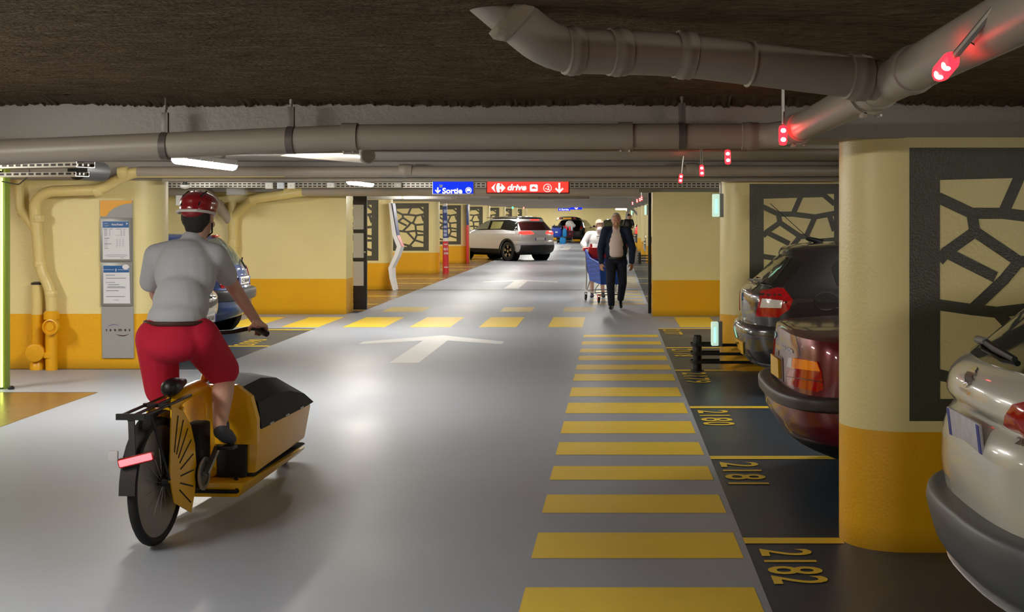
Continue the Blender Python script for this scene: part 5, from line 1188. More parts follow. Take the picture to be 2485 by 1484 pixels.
# man in the navy suit, walking towards the viewer, looking down
def suit_man():
    bx, by = .075, 22.95
    t = thing('person', 'white-haired man in an open navy suit jacket walking down the striped path', 'person', (bx, by, 0))
    W = lambda x, y, z: V((bx + x, by + y, z))
    hm = eul(24, 0, 4); hc = W(-.0, -.07, 1.575)
    sl, sr = W(-.19, .0, 1.40), W(.195, .0, 1.40); el, er = W(-.275, .02, 1.09), W(.29, .05, 1.09); wl, wr = W(-.265, -.06, .85), W(.275, -.02, .85)
    hl, hr = W(-.085, 0, .92), W(.085, .02, .92); kl, kr = W(-.10, -.09, .49), W(.115, .02, .48); al, ar = W(-.085, .0, .085), W(.08, .34, .16)
    body = head_prims(hc, hm, 1.02) + [('c', W(0, .03, 1.42), W(0, -.0, 1.48), .06, .055), ('e', W(0, .02, 1.2), (.15, .1, .22)), ('e', W(0, .0, 1.0), (.14, .1, .15)),
        ('path', [sl, el, wl], [.04, .034, .026]), ('path', [sr, er, wr], [.04, .034, .026]), ('path', [hl, kl, al], [.06, .045, .035]), ('path', [hr, kr, ar], [.06, .045, .035]), ('c', W(0, .02, 1.36), sl, .05, .04), ('c', W(0, .02, 1.36), sr, .05, .04)]
    body += hand(wl + V((0, 0, -.015)), (.05, -.12, -1), (.6, .5, 0), 1, .45) + hand(wr + V((0, 0, -.015)), (-.05, -.1, -1), (-.6, .5, 0), -1, .45)
    obj('body', blob(body, .0075, 3), SKIN, t, world=True)
    face_parts(t, hc, hm, 1.02)
    T = lambda x, y, z: hc + hm.to_3x3() @ V((x, y, z))
    hair = [('e', T(0, .05, .035), (.084, .075, .085), hm), ('e', T(-.06, .02, .03), (.03, .05, .055), hm), ('e', T(.06, .02, .03), (.03, .05, .055), hm), ('e', T(0, .03, .10), (.06, .06, .035), hm)]
    obj('hair', blob(hair, .008, 3), GREYH, t, world=True)
    shirt = [('e', W(0, -.005, 1.22), (.15, .122, .24)), ('e', W(0, -.028, 1.10), (.148, .128, .2)), ('e', W(0, -.035, 1.03), (.145, .13, .15)), ('c', W(0, .02, 1.38), W(0, -.005, 1.46), .075, .066)]
    sh = obj('shirt', blob(shirt, .01, 4), PINKSH, t, world=True)
    bt = MB()
    for z in (1.3, 1.2, 1.1, 1.0): bt.lathe([(.006, 0), (.006, -.006)], (0, -.145 - (.04 if z < 1.15 else -.012), z), (0, 1, 0), 8)
    col = MB()
    for s_ in (-1, 1): col.add([W(s_ * .005, -.088, 1.405), W(s_ * .06, -.085, 1.39), W(s_ * .07, -.04, 1.465), W(s_ * .045, -.065, 1.47)], [(0, 1, 2, 3)])
    obj('collar', col.move(-V((bx, by, 0))), PINKSH, sh)
    jk = [('e', W(0, .02, 1.25), (.195, .125, .22)), ('e', W(0, .0, 1.04), (.20, .14, .2)), ('e', W(0, .0, .84), (.205, .145, .17)), ('path', [W(-.10, .02, 1.43), sl, el, wl + V((0, 0, .0))], [.06, .078, .066, .05]), ('path', [W(.10, .02, 1.43), sr, er, wr], [.06, .078, .066, .05])]
    def cut(c):
        x, z = c.x - bx - .005, c.z
        wd = .035 + (.125 - .035) * max(0, min(1, (1.42 - z) / .32)) + (.02 if z < .92 else 0) * (.92 - z) / .2
        front = c.y - by < -.02
        return (front and abs(x) < wd) or z < .705 or (abs(x) < .05 and z > 1.42) 
    jo = obj('jacket', blob(jk, .011, 5, cut), NAVY, t, world=True, fix=False)
    m = jo.modifiers.new('s', 'SOLIDIFY'); m.thickness = .012; m.offset = -1
    jm = blob(jk, .011, 5); jb = BVHTree.FromPolygons(jm.v, jm.f)
    for s_ in (-1, 1):
        lq = mkpatch(jb, [(bx + s_ * x, z) for x, z in ((.045, 1.445), (.085, 1.44), (.125, 1.33), (.105, 1.30), (.125, 1.27), (.135, 1.08), (.125, 1.06), (.085, 1.25))], lambda x, z: (V((x, by - 2, z)), V((0, 1, 0))), .006, .03)
        obj('lapel', lq.move(-V((bx, by, 0))), NAVY, jo)
    tr = [('e', W(0, .0, .90), (.155, .125, .1)), ('path', [hl, kl, al + V((0, -.0, .02))], [.105, .078, .062]), ('path', [hr, kr, ar + V((0, -.01, .02))], [.105, .078, .062])]
    obj('trousers', blob(tr, .011, 5), NAVYD, t, world=True)
    obj('belt', MB().lathe([(.15, -.018), (.156, 0), (.15, .018)], (0, -.015, .915), (0, 0, 1), 24), SHOE, t)
    shoe(al + V((0, -.02, -.035)), (-.12, -1, 0), (0, .1, 1), SHOE, t); shoe(ar + V((0, -.02, -.03)), (.05, -.86, -.55), (0, .3, 1), SHOE, t)
    wt = wr; obj('wristband', MB().ring(wr + V((0, 0, -.02)) - V((bx, by, 0)), (0, 0, 1), .03, .006), STEEL, t)
suit_man()

# woman in white pushing the blue trolley
def trolley_woman():
    bx, by = -.34, 26.22
    t = thing('person', 'woman in a white sweater and face mask pushing the blue shopping trolley', 'person', (bx, by, 0))
    W = lambda x, y, z: V((bx + x, by + y, z))
    hm = eul(12, 0, 8); hc = W(.09, -.06, 1.46)
    hl, hr = W(-.085, 0, .84), W(.085, 0, .84); kl, kr = W(-.07, -.06, .46), W(.13, .0, .46); al, ar = W(-.06, -.04, .09), W(.16, .06, .09)
    sl, sr = W(-.13, .0, 1.28), W(.22, .0, 1.28); el, er = W(-.235, -.05, 1.10), W(.3, -.1, 1.06); wl, wr = W(-.20, -.30, 1.035), W(.2, -.3, 1.03)
    body = head_prims(hc, hm, .95) + [('e', W(.04, .02, 1.12), (.13, .09, .2)), ('e', W(0, .0, .9), (.14, .1, .14)), ('path', [sl, el, wl], [.04, .033, .024]), ('path', [sr, er, wr], [.04, .033, .024]),
        ('c', W(.045, .02, 1.28), sl, .05, .04), ('c', W(.045, .02, 1.28), sr, .05, .04), ('c', W(.06, .01, 1.26), W(.075, -.02, 1.36), .05, .048), ('path', [hl, kl, al], [.075, .054, .036]), ('path', [hr, kr, ar], [.075, .054, .036])]
    body += hand(wl, (.1, -.7, -.3), (0, -.3, -1), -1, .75, .95) + hand(wr, (-.1, -.7, -.3), (0, -.3, -1), 1, .75, .95)
    obj('body', blob(body, .0075, 3), SKINP, t, world=True); face_parts(t, hc, hm, .95, False)
    T = lambda x, y, z: hc + hm.to_3x3() @ (V((x, y, z)) * .95)
    hair = [('e', T(0, .03, .05), (.086, .09, .08), hm), ('e', T(-.07, .01, .02), (.025, .06, .07), hm), ('e', T(.07, .01, .02), (.025, .06, .07), hm), ('c', T(-.055, -.075, .075), T(.05, -.08, .085), .022, .024), ('e', T(0, .06, -.01), (.075, .05, .08), hm)]
    obj('hair', blob(hair, .008, 3), mat('ash_hair', (150, 132, 112), rough=.8, var=.3, vscale=50, bump=.4, bscale=90), t, world=True)
    mk = [('e', T(0, -.058, -.055), (.06, .06, .055), hm), ('e', T(0, -.09, -.03), (.03, .03, .03), hm)]
    mo = obj('face_mask', blob(mk, .007, 4), mat('mask_white', (238, 240, 244), rough=.8), t, world=True)
    ml = MB()
    for s_ in (-1, 1): ml.tube([T(s_ * .05, -.07, -.03), T(s_ * .075, .0, .0), T(s_ * .082, .03, .01)], .003, 6)
    obj('ear_loop', ml.move(-V((bx, by, 0))), mat('mask_white', (238, 240, 244)), mo)
    sw = [('e', W(.045, .0, 1.14), (.175, .12, .2)), ('e', W(.02, -.01, 1.0), (.175, .13, .16)), ('path', [W(-.03, .02, 1.30), sl, el, wl + V((-.005, .03, .01))], [.06, .07, .066, .045]), ('path', [W(.12, .02, 1.30), sr, er, wr + V((0, .03, .01))], [.06, .07, .066, .045]), ('c', W(.06, .01, 1.29), W(.07, -.01, 1.325), .075, .066)]
    so = obj('sweater', blob(sw, .01, 4), SWEAT, t, world=True)
    obj('necklace', MB().tube([(.03, -.118, 1.255), (.06, -.128, 1.245), (.09, -.126, 1.25)], .006, 6), DARK, t)
    sk = [('e', W(0, 0, .86), (.17, .13, .12)), ('path', [hl, W(-.075, -.04, .56)], [.105, .09]), ('path', [hr, W(.12, 0, .56)], [.105, .09])]
    obj('shorts', blob(sk, .011, 4), mat('denim', (52, 70, 104), rough=.9, var=.15, vscale=30), t, world=True)
    shoe(al + V((0, -.02, -.045)), (-.1, -1, 0), (0, .1, 1), mat('navy_canvas', (36, 40, 62), rough=.7), t, k=.9); shoe(ar + V((0, -.02, -.045)), (.15, -1, 0), (0, .1, 1), mat('navy_canvas', (36, 40, 62)), t, k=.9)
trolley_woman()

# bystander far back on the right
def bystander():
    bx, by = .80, 62.6
    t = thing('person', 'person in a black T-shirt standing by the raised white tailgate', 'person', (bx, by, 0))
    W = lambda x, y, z: V((bx + x, by + y, z)); hm = eul(10, 0, 60); hc = W(.05, 0, 1.6)
    body = head_prims(hc, hm, 1.) + [('e', W(0, 0, 1.2), (.14, .1, .25)), ('e', W(0, 0, .95), (.13, .1, .14)), ('path', [W(-.16, 0, 1.4), W(-.22, 0, 1.12), W(-.05, -.2, 1.05)], [.045, .04, .03]), ('path', [W(.16, 0, 1.4), W(.24, -.05, 1.14), W(.2, -.22, 1.05)], [.045, .04, .03]),
        ('path', [W(-.08, 0, .9), W(-.09, -.02, .48), W(-.09, 0, .09)], [.08, .055, .04]), ('path', [W(.08, 0, .9), W(.1, -.02, .48), W(.1, 0, .09)], [.08, .055, .04]), ('c', W(0, 0, 1.42), W(-.16, 0, 1.4), .05, .045), ('c', W(0, 0, 1.42), W(.16, 0, 1.4), .05, .045)]
    body += hand(W(-.05, -.2, 1.05), (.5, -.6, 0), (0, 0, -1), -1, .5) + hand(W(.2, -.22, 1.05), (-.3, -.7, 0), (0, 0, -1), 1, .5)
    obj('body', blob(body, .011, 3), SKIN, t, world=True); face_parts(t, hc, hm)
    T = lambda x, y, z: hc + hm.to_3x3() @ V((x, y, z))
    obj('hair', blob([('e', T(0, .03, .05), (.085, .09, .08), hm)], .012, 3), mat('dark_hair', (34, 28, 26), rough=.8), t, world=True)
    obj('t_shirt', blob([('e', W(0, 0, 1.2), (.18, .13, .27)), ('path', [W(-.05, 0, 1.42), W(-.17, 0, 1.4), W(-.22, 0, 1.2)], [.06, .075, .065]), ('path', [W(.05, 0, 1.42), W(.17, 0, 1.4), W(.23, -.03, 1.2)], [.06, .075, .065])], .014, 4), BLK, t, world=True)
    obj('trousers', blob([('e', W(0, 0, .92), (.155, .12, .1)), ('path', [W(-.08, 0, .9), W(-.09, -.02, .48), W(-.09, 0, .1)], [.1, .075, .065]), ('path', [W(.08, 0, .9), W(.1, -.02, .48), W(.1, 0, .1)], [.1, .075, .065])], .014, 4), mat('maroon_cloth', (90, 16, 30), rough=.9), t, world=True)
    shoe(W(-.09, -.02, .045), (0, -1, 0), (0, 0, 1), SHOE, t); shoe(W(.1, -.02, .045), (0, -1, 0), (0, 0, 1), SHOE, t)
bystander()

# ---------------------------------------------------------------- cargo bike and rider
YB = mat('bike_yellow', (250, 190, 8), rough=.35, coat=.4, var=.03); CANVAS = mat('black_canvas', (30, 31, 34), rough=.75, var=.1, vscale=10)
BX, BY = -2.32, 6.62
bk = thing('cargo_bike', 'yellow front-loading cargo bike with a black covered box, rider standing on it', 'cargo bike', (BX, BY, 0), R(-3.))
def bwheel(y, r, name='wheel'):
    t = obj(name, MB().ring((0, y, r), (1, 0, 0), r - .024, .024, 40, 10), TYRE, bk)
    obj('wheel_rim', MB().lathe([(r - .05, -.012), (r - .03, -.014), (r - .03, .014), (r - .05, .012)], (0, y, r), (1, 0, 0), 40), STEEL, t)
    sp = MB()
    for k in range(28):
        a = 2 * PI * k / 28; s_ = .03 if k % 2 else -.03
        sp.tube([(s_, y + .02 * math.cos(a + .5), r + .02 * math.sin(a + .5)), (0, y + (r - .045) * math.cos(a), r + (r - .045) * math.sin(a))], .0016, 4)
    obj('spoke', sp, STEEL, t); obj('hub', MB().lathe([(.014, -.06), (.03, -.035), (.022, 0), (.03, .035), (.014, .06)], (0, y, r), (1, 0, 0), 18), DARK, t)
    return t
bwheel(0, .325); bwheel(2.12, .25)
fb = MB()
fb.tube(fillet([(0, .12, .66), (0, .3, .72), (0, .62, .73), (0, .78, .62)], .1), .042, 14)
fb.tube(fillet([(0, .40, .28), (0, .28, .60), (0, .26, .76)], .05), .024, 12)
fb.tube([(0, .42, .27), (0, .80, .22), (0, 2.0, .20)], .036, 12); fb.tube([(0, .78, .24), (0, .76, .66)], .036, 12)
fb.tube([(0, .62, .72), (0, .86, .98)], .022, 12)
for s_ in (-1, 1):
    fb.tube([(s_ * .05, 0, .325), (s_ * .03, .40, .28)], .014, 8); fb.tube([(s_ * .055, 0, .325), (s_ * .03, .26, .66)], .012, 8)
    fb.tube([(s_ * .07, 2.12, .25), (s_ * .07, 2.05, .5), (0, 2.0, .56)], .014, 8)
obj('frame', fb, YB, bk)
for s_ in (-1, 1):
    sk = [(.02, .70)] + [(.36 * math.cos(a) * .95 + .02, .325 + .37 * math.sin(a)) for a in [R(d) for d in (80, 60, 40, 20, 0, -20, -38)]] + [(.06, .2), (.0, .35)]
    gd = MB().prism([(y, z) for y, z in sk], fr((s_ * .062, 0, 0), (0, 1, 0), (0, 0, 1)), .006); go = obj('skirt_guard', gd, YB, bk, smooth=0)
    for k in range(8):
        a = R(74 - k * 15); obj('guard_slot', MB().bar((s_ * .062 + .003, .02 + .12 * math.cos(a), .325 + .14 * math.sin(a)), (s_ * .062 + .003, .02 + .3 * math.cos(a), .325 + .33 * math.sin(a)),   .007, .012, up=(1, 0, 0)), CANVAS, go, smooth=0)
rk = MB()
for s_ in (-1, 0, 1): rk.tube(fillet([(s_ * .06, -.32, .70), (s_ * .06, .30, .72)], .03), .008, 8)
for s_ in (-1, 1): rk.tube([(s_ * .06, -.22, .70), (s_ * .065, 0, .33)], .007, 8)
rk.bar((-.07, -.32, .70), (.07, -.32, .70), .016, .03); rk.bar((-.07, 0, .71), (.07, 0, .71), .016, .02); obj('rear_rack', rk, DARK, bk)
mg = MB(); vs = []; fs = []
for k in range(17):
    a = R(20 + k * 10)
    for x in (-.04, -.02, .02, .04): vs.append((x, .365 * math.cos(a), .325 + (.365 - abs(x) * .3) * math.sin(a)))
for k in range(16):
    for j in range(3): fs.append((k * 4 + j, k * 4 + j + 1, k * 4 + 5 + j, k * 4 + 4 + j))
obj('mudguard', mg.add(vs, fs), CANVAS, bk, fix=False)
rl = obj('rear_light', MB().box((0, 0, 0), (.185, .03, .05), bev=.015).xf(Matrix.Translation((.045, -.355, .50)) @ Matrix.Rotation(R(-14), 4, 'Y')), mat('rear_light_case', (90, 10, 14), rough=.3), bk)
obj('rear_light_lens', MB().box((0, -.014, 0), (.165, .012, .032), bev=.005).xf(Matrix.Translation((.045, -.355, .50)) @ Matrix.Rotation(R(-14), 4, 'Y')), mat('rear_light_glow', (255, 60, 60), emit=9, ecol=(255, 52, 56)), rl)
obj('light_bracket', MB().bar((0.02, -.34, .50), (0, -.31, .70), .03, .012), DARK, rl)
obj('reflector', MB().box((-.075, -.345, .515), (.05, .012, .05), bev=.004), mat('reflector_grey', (190, 190, 192), rough=.2), bk)
sd = [('c', (0, .17, .775), (0, .24, .78), .05, .045), ('c', (0, .24, .78), (0, .36, .785), .042, .02)]
obj('saddle', blob([(p[0], V((p[1][0] * 1, p[1][1], p[1][2])), p[2], p[3], p[4]) for p in sd], .01, 4), BLK, bk)
obj('battery', MB().box((.03, .47, .42), (.10, .16, .26), bev=.02), CANVAS, bk)
obj('motor', MB().lathe([(.08, -.07), (.09, -.05), (.09, .05), (.08, .07)], (0, .42, .28), (1, 0, 0), 24), BLK, bk)
cr = MB(); cr.bar((.10, .42, .28), (.115, .55, .40), .03, .018); cr.tube([(-.115, .42, .28), (.1, .42, .28)], .014, 10); cr.bar((-.10, .42, .28), (-.115, .29, .16), .03, .018); cr.lathe([(.09, .085), (.09, .092), (.07, .092), (.07, .085)], (0, .42, .28), (1, 0, 0), 26); obj('crank', cr, STEEL, bk)
pe = [MB().box((.17, .55, .40), (.09, .08, .022), bev=.006), MB().box((-.17, .29, .16), (.09, .08, .022), bev=.006)]
for p_ in pe: obj('pedal', p_, BLK, bk)
hb = MB(); hb.tube(fillet([(-.29, .84, 1.0), (-.2, .90, 1.03), (-.06, .89, 1.0), (.06, .89, 1.0), (.2, .90, 1.03), (.29, .84, 1.0)], .05), .013, 10); ho = obj('handlebar', hb, DARK, bk)
for s_ in (-1, 1): obj('grip', MB().tube([(s_ * .21, .895, 1.028), (s_ * .30, .835, .998)], .018, 10), BLK, ho)
# box: tray, side walls, rear wall, tented cover
def boxbody(z0, z1, y0, y1, w0, w1, yb=0.):
    mb = MB(); vs = [(-w0, y0 + yb, z0), (w0, y0 + yb, z0), (w0 * .9, y1, z0 + .02), (-w0 * .9, y1, z0 + .02), (-w1, y0, z1), (w1, y0, z1), (w1 * .94, y1 + .04, z1 - .02), (-w1 * .94, y1 + .04, z1 - .02)]
    bm = bmesh.new(); bv = [bm.verts.new(v) for v in vs]
    for f in ((3, 2, 1, 0), (4, 5, 6, 7), (0, 1, 5, 4), (1, 2, 6, 5), (2, 3, 7, 6), (3, 0, 4, 7)): bm.faces.new([bv[i] for i in f])
    bmesh.ops.bevel(bm, geom=bm.edges[:], offset=.018, segments=2, profile=.6, affect='EDGES'); bm.verts.index_update()
    mb.add([v.co.copy() for v in bm.verts], [tuple(v.index for v in f.verts) for f in bm.faces]); bm.free(); return mb
obj('box_tray', boxbody(.10, .19, .62, 1.84, .20, .245, .02), YB, bk, smooth=30); obj('tray_stripe', boxbody(.18, .212, .80, 1.85, .235, .238), CANVAS, bk, smooth=30)
bb_ = obj('cargo_box', boxbody(.205, .465, .80, 1.86, .245, .268), YB, bk, smooth=30)
arch = [(-.27, .38), (.27, .38), (.27, .52), (.235, .65), (.15, .715), (-.15, .715), (-.235, .65), (-.27, .52)]
obj('rear_wall', MB().prism(arch, fr((0, .80, 0), (1, 0, 0), (0, 0, 1)), .05), YB, bk, smooth=0)
obj('rear_pocket', MB().box((.12, .775, .40), (.17, .04, .42), bev=.015), CANVAS, bk, smooth=30)
cv = MB(); vs = []; fs = []
prof = [(-.272, .45), (-.25, .60), (-.16, .69), (0, .72), (.16, .69), (.25, .60), (.272, .45)]
for (y, k) in ((.83, 1.), (1.15, 1.05), (1.45, .9), (1.75, .5), (1.91, .04)):
    for x, z in prof: vs.append((x * (1 if y < 1.8 else .97), y, (.455) + (z - .45) * k))
for i in range(4):
    for j in range(6): fs.append((i * 7 + j, i * 7 + j + 1, i * 7 + 8 + j, i * 7 + 7 + j))
fs += [tuple(range(6, -1, -1)), tuple(28 + j for j in range(7))]
obj('box_cover', cv.add(vs, fs), CANVAS, bk, smooth=25)
st = MB()
for y in (1.0, 1.3, 1.6): st.box((.272, y, .462), (.012, .07, .014))
obj('cover_strap', st, STEEL, bk)
obj('stand', MB().tube([(-.16, .72, .2), (-.2, .62, .14)], .012, 8).tube([(.16, .72, .2), (.2, .62, .14)], .012, 8).tube([(-.2, .62, .14), (.2, .62, .14)], .012, 8), DARK, bk)

TEE = mat('grey_tee', (192, 196, 202), rough=.9, var=.06, vscale=8, bump=.15, bscale=30); SHORT = mat('red_shorts', (196, 22, 56), rough=.85, var=.1, vscale=6, bump=.15, bscale=25); HELM = mat('red_helmet', (150, 12, 26), rough=.3, coat=.6)
def rider():
    bx, by = -2.33, 6.95
    t = thing('person', 'cyclist in a grey T-shirt, red shorts and red helmet riding away', 'person', (bx, by, 0))
    W = lambda x, y, z: V((bx + x, by + y, z)); Mb = bk.matrix_basis
    hm = eul(8, 0, 172); hc = W(.035, .27, 1.665)
    ped = lambda x, y, z: Matrix.Translation((BX, BY, 0)) @ Matrix.Rotation(R(-3), 4, 'Z') @ V((x, y, z))
    pr, pl = ped(.165, .55, .412), ped(-.165, .29, .172)
    hl, hr = W(-.10, -.02, 1.02), W(.11, .02, 1.02); kr = W(.155, .36, .78); ar = pr + V((-.005, -.11, .09)); kl = W(-.12, .16, .60); al = pl + V((0, -.1, .085))
    sl, sr = W(-.175, .19, 1.455), W(.150, .19, 1.455); gl, gr = ped(-.245, .875, 1.03), ped(.245, .875, 1.03)
    el, er = W(-.235, .36, 1.24), W(.175, .46, 1.26); wl, wr = gl + V((-.01, -.075, .03)), gr + V((.01, -.075, .03))
    body = head_prims(hc, hm, 1.) + [('e', W(0, .15, 1.36), (.14, .095, .18)), ('e', W(0, .02, 1.1), (.13, .105, .16)), ('c', W(.01, .2, 1.47), W(.03, .25, 1.6), .058, .056), ('c', W(0, .18, 1.44), sl, .055, .052), ('c', W(0, .18, 1.44), sr, .055, .052),
        ('path', [sl, el, wl], [.05, .041, .027]), ('path', [sr, er, wr], [.05, .041, .027]), ('path', [hl, kl], [.095, .06]), ('path', [kl, kl * .68 + al * .32 + V((0, -.022, 0)), al], [.056, .06, .034]), ('path', [hr, kr], [.095, .06]), ('path', [kr, kr * .68 + ar * .32 + V((0, -.022, 0)), ar], [.056, .06, .034])]
    body += hand(wl, (.05, .9, -.25), (0, -.1, -1), -1, .85) + hand(wr, (-.05, .9, -.25), (0, -.1, -1), 1, .85)
    obj('body', blob(body, .0075, 4), SKINP, t, world=True); face_parts(t, hc, hm)
    T = lambda x, y, z: hc + hm.to_3x3() @ V((x, y, z))
    obj('hair', blob([('e', T(0, .045, -.0), (.082, .07, .085), hm), ('e', T(0, .05, -.06), (.055, .045, .05), hm)], .008, 4), mat('rider_hair', (40, 36, 36), rough=.8, bump=.3), t, world=True)
    hp = [('e', T(0, .012, .075), (.10, .128, .07), hm), ('e', T(0, .02, .04), (.098, .125, .055), hm), ('e', T(0, .09, .03), (.07, .05, .05), hm)]
    he = obj('helmet', blob(hp, .008, 4), HELM, t, world=True)
    vn = MB()
    for x in (-.05, -.017, .017, .05):
        vn.tube([T(x, .12, .05), T(x * 1.05, .10, .105), T(x * 1.05, .04, .140)], .006, 6)
    obj('helmet_vent', vn.move(-V((bx, by, 0))), BLK, he); 
    obj('helmet_stripe', MB().tube([T(-.100, .035, .02) - t.location, T(-.09, .09, .02) - t.location, T(-.05, .138, .02) - t.location, T(.05, .138, .02) - t.location, T(.09, .09, .02) - t.location, T(.100, .035, .02) - t.location], .008, 8), WHITE, he)
    obj('chin_strap', MB().tube([T(-.08, .01, .0), T(-.066, -.03, -.08), T(0, -.05, -.125), T(.066, -.03, -.08), T(.08, .01, .0)], .005, 6), BLK, t, world=True)
    tee = [('e', W(0, .15, 1.36), (.17, .125, .19)), ('e', W(-.0, .07, 1.2), (.152, .125, .17)), ('e', W(-.01, .03, 1.12), (.158, .13, .12)), ('path', [W(-.06, .19, 1.48), sl, W(-.235, .27, 1.31)], [.07, .068, .062]), ('path', [W(.06, .19, 1.48), sr, W(.165, .34, 1.34)], [.07, .068, .062]), ('c', W(.01, .2, 1.48), W(.015, .215, 1.535), .08, .066)]
    obj('t_shirt', blob(tee, .0095, 5), TEE, t, world=True)
    sh = [('e', W(0, .0, 1.03), (.165, .14, .105)), ('e', W(-.01, -.03, .99), (.168, .13, .1)), ('path', [hl, kl * .68 + hl * .32 + V((-.0, 0, 0))], [.112, .092]), ('path', [hr, kr * .86 + hr * .14], [.115, .095])]
    obj('shorts', blob(sh, .0095, 5), SHORT, t, world=True)
    obj('belt', MB().tube([W(.162 * math.cos(a) - .008, .02 + .132 * math.sin(a), 1.105) for a in [2 * PI * k / 24 for k in range(25)]], .012, 8, cap=False), mat('brown_belt', (70, 40, 30), rough=.6), t, world=True)
    SH2 = mat('grey_trainer', (70, 74, 82), rough=.7)
    a = pr; d1 = V((0, .9, -.35)).normalized(); d2 = V((0, .95, -.12)).normalized()
    shoe(pr - d1 * .06 + V((0, 0, .05)), d1, (0, -.2, 1), SH2, t); shoe(pl - d2 * .06 + V((0, 0, .052)), d2, (0, -.1, 1), SH2, t)
rider()

# ---------------------------------------------------------------- shopping trolleys and bags
def lattice(name, c, dark):
    m = mat(name, c, rough=.45)
    nt = m.node_tree; N = nt.nodes; L = nt.links; b = N['Principled BSDF']
    tc = N.new('ShaderNodeTexCoord'); br = N.new('ShaderNodeTexBrick'); br.offset = .5; br.inputs['Scale'].default_value = 1; br.inputs['Brick Width'].default_value = .045; br.inputs['Row Height'].default_value = .03; br.inputs['Mortar Size'].default_value = .007
    br.inputs['Color1'].default_value = br.inputs['Color2'].default_value = rgb(dark); br.inputs['Mortar'].default_value = rgb(c)
    mp_ = N.new('ShaderNodeMapping'); mp_.inputs['Rotation'].default_value = (R(90), 0, R(20)); L.new(tc.outputs['Object'], mp_.inputs['Vector']); L.new(mp_.outputs[0], br.inputs['Vector']); L.new(br.outputs['Color'], b.inputs['Base Color'])
    return m
def trolley(label, loc, rz, m_side, m_plain, m_red):
    t = thing('shopping_trolley', label, 'shopping trolley', loc, rz)
    # front towards -y
    fb_, ft, rb_, rt = (.17, -.42, .36), (.22, -.52, .76), (.20, .34, .40), (.27, .46, 1.0)
    for s_ in (-1, 1):
        a = [(s_ * fb_[0], fb_[1], fb_[2]), (s_ * rb_[0], rb_[1], rb_[2]), (s_ * rt[0], rt[1], rt[2]), (s_ * .255, .1, .84), (s_ * ft[0], ft[1], ft[2])]
        o = obj('side_panel', MB().add(a, [(0, 1, 2, 3, 4)]), m_side, t, smooth=0, fix=False); o.modifiers.new('s', 'SOLIDIFY').thickness = .012
        obj('panel_rim', MB().tube([a[2], a[3], a[4]], .014, 8).tube([a[0], a[1]], .012, 8).tube([a[0], a[4]], .012, 8).tube([a[1], a[2]], .012, 8), m_plain, o)
    q = [(-fb_[0], fb_[1], fb_[2]), (fb_[0], fb_[1], fb_[2]), (ft[0], ft[1], ft[2]), (-ft[0], ft[1], ft[2])]
    o = obj('front_panel', MB().add(q, [(0, 1, 2, 3)]), m_side, t, smooth=0, fix=False); o.modifiers.new('s', 'SOLIDIFY').thickness = .012
    obj('front_rim', MB().tube([q[2], q[3]], .016, 8), m_plain, o); obj('logo_disc', MB().lathe([(.04, 0), (.04, -.01), (.0, -.012)], (0, -.475, .57), (0, 1, -.2), 18), m_red, o)
    q = [(-fb_[0], fb_[1], fb_[2]), (fb_[0], fb_[1], fb_[2]), (rb_[0], rb_[1], rb_[2]), (-rb_[0], rb_[1], rb_[2])]
    o = obj('basket_floor', MB().add(q, [(0, 1, 2, 3)]), m_side, t, smooth=0, fix=False); o.modifiers.new('s', 'SOLIDIFY').thickness = .012
    o = obj('rear_flap', MB().add([(-.2, .36, .42), (.2, .36, .42), (.25, .44, .95), (-.25, .44, .95)], [(0, 1, 2, 3)]), m_side, t, smooth=0, fix=False); o.modifiers.new('s', 'SOLIDIFY').thickness = .01
    cs = MB(); cs.box((0, .30, .93), (.40, .03, .22), bev=.01); cs.box((-.2, .36, .97), (.05, .1, .16), bev=.012); cs.box((.2, .36, .97), (.05, .1, .16), bev=.012); cs.box((-.16, .42, 1.06), (.04, .06, .1), bev=.01); obj('child_seat', cs, m_red, t)
    h = MB().tube([(-.29, .52, 1.02), (.29, .52, 1.02)], .017, 12); ho = obj('handle', h, m_red, t)
    for s_ in (-1, 1): obj('handle_bracket', MB().box((s_ * .285, .48, 1.0), (.035, .1, .06), bev=.012), m_red, ho)
    ch = MB()
    for s_ in (-1, 1):
        ch.tube(fillet([(s_ * .27, .46, .95), (s_ * .25, .42, .45), (s_ * .26, .44, .2), (s_ * .22, -.46, .16)], .06), .012, 8); ch.tube([(s_ * .2, .34, .4), (s_ * .25, .40, .2)], .01, 8); ch.tube(fillet([(s_ * .17, -.3, .37), (s_ * .2, -.12, .26), (s_ * .21, -.1, .18)], .03), .009, 8)
    ch.tube([(-.22, -.46, .16), (.22, -.46, .16)], .012, 8); ch.tube([(-.26, .44, .2), (.26, .44, .2)], .01, 8); ch.tube([(-.2, 0, .175), (.2, 0, .175)], .008, 8)
    obj('chassis', ch, STEEL, t)
    for (x, y) in ((-.22, -.46), (.22, -.46), (-.26, .44), (.26, .44)):
        w_ = obj('caster', MB().lathe([(.04, -.016), (.058, -.012), (.06, 0), (.058, .012), (.04, .016)], (x, y + .02, .06), (1, 0, 0), 20), TYRE, t)
        obj('caster_fork', MB().box((x - .022, y + .01, .1), (.006, .045, .1), bev=.002).box((x + .022, y + .01, .1), (.006, .045, .1), bev=.002).box((x, y, .155), (.055, .05, .02), bev=.005), m_red if y < 0 and x < 0 else STEEL, w_)
    return t
BLUEP = mat('blue_plastic', (22, 78, 190), rough=.4); REDP = mat('red_plastic', (206, 34, 38), rough=.4); MARP = mat('maroon_plastic', (84, 20, 40), rough=.4)
trolley('blue plastic shopping trolley with red handle pushed by the woman in white', (-.15, 25.2, 0), R(14.5), lattice('blue_lattice', (26, 88, 205), (16, 50, 130)), BLUEP, REDP)
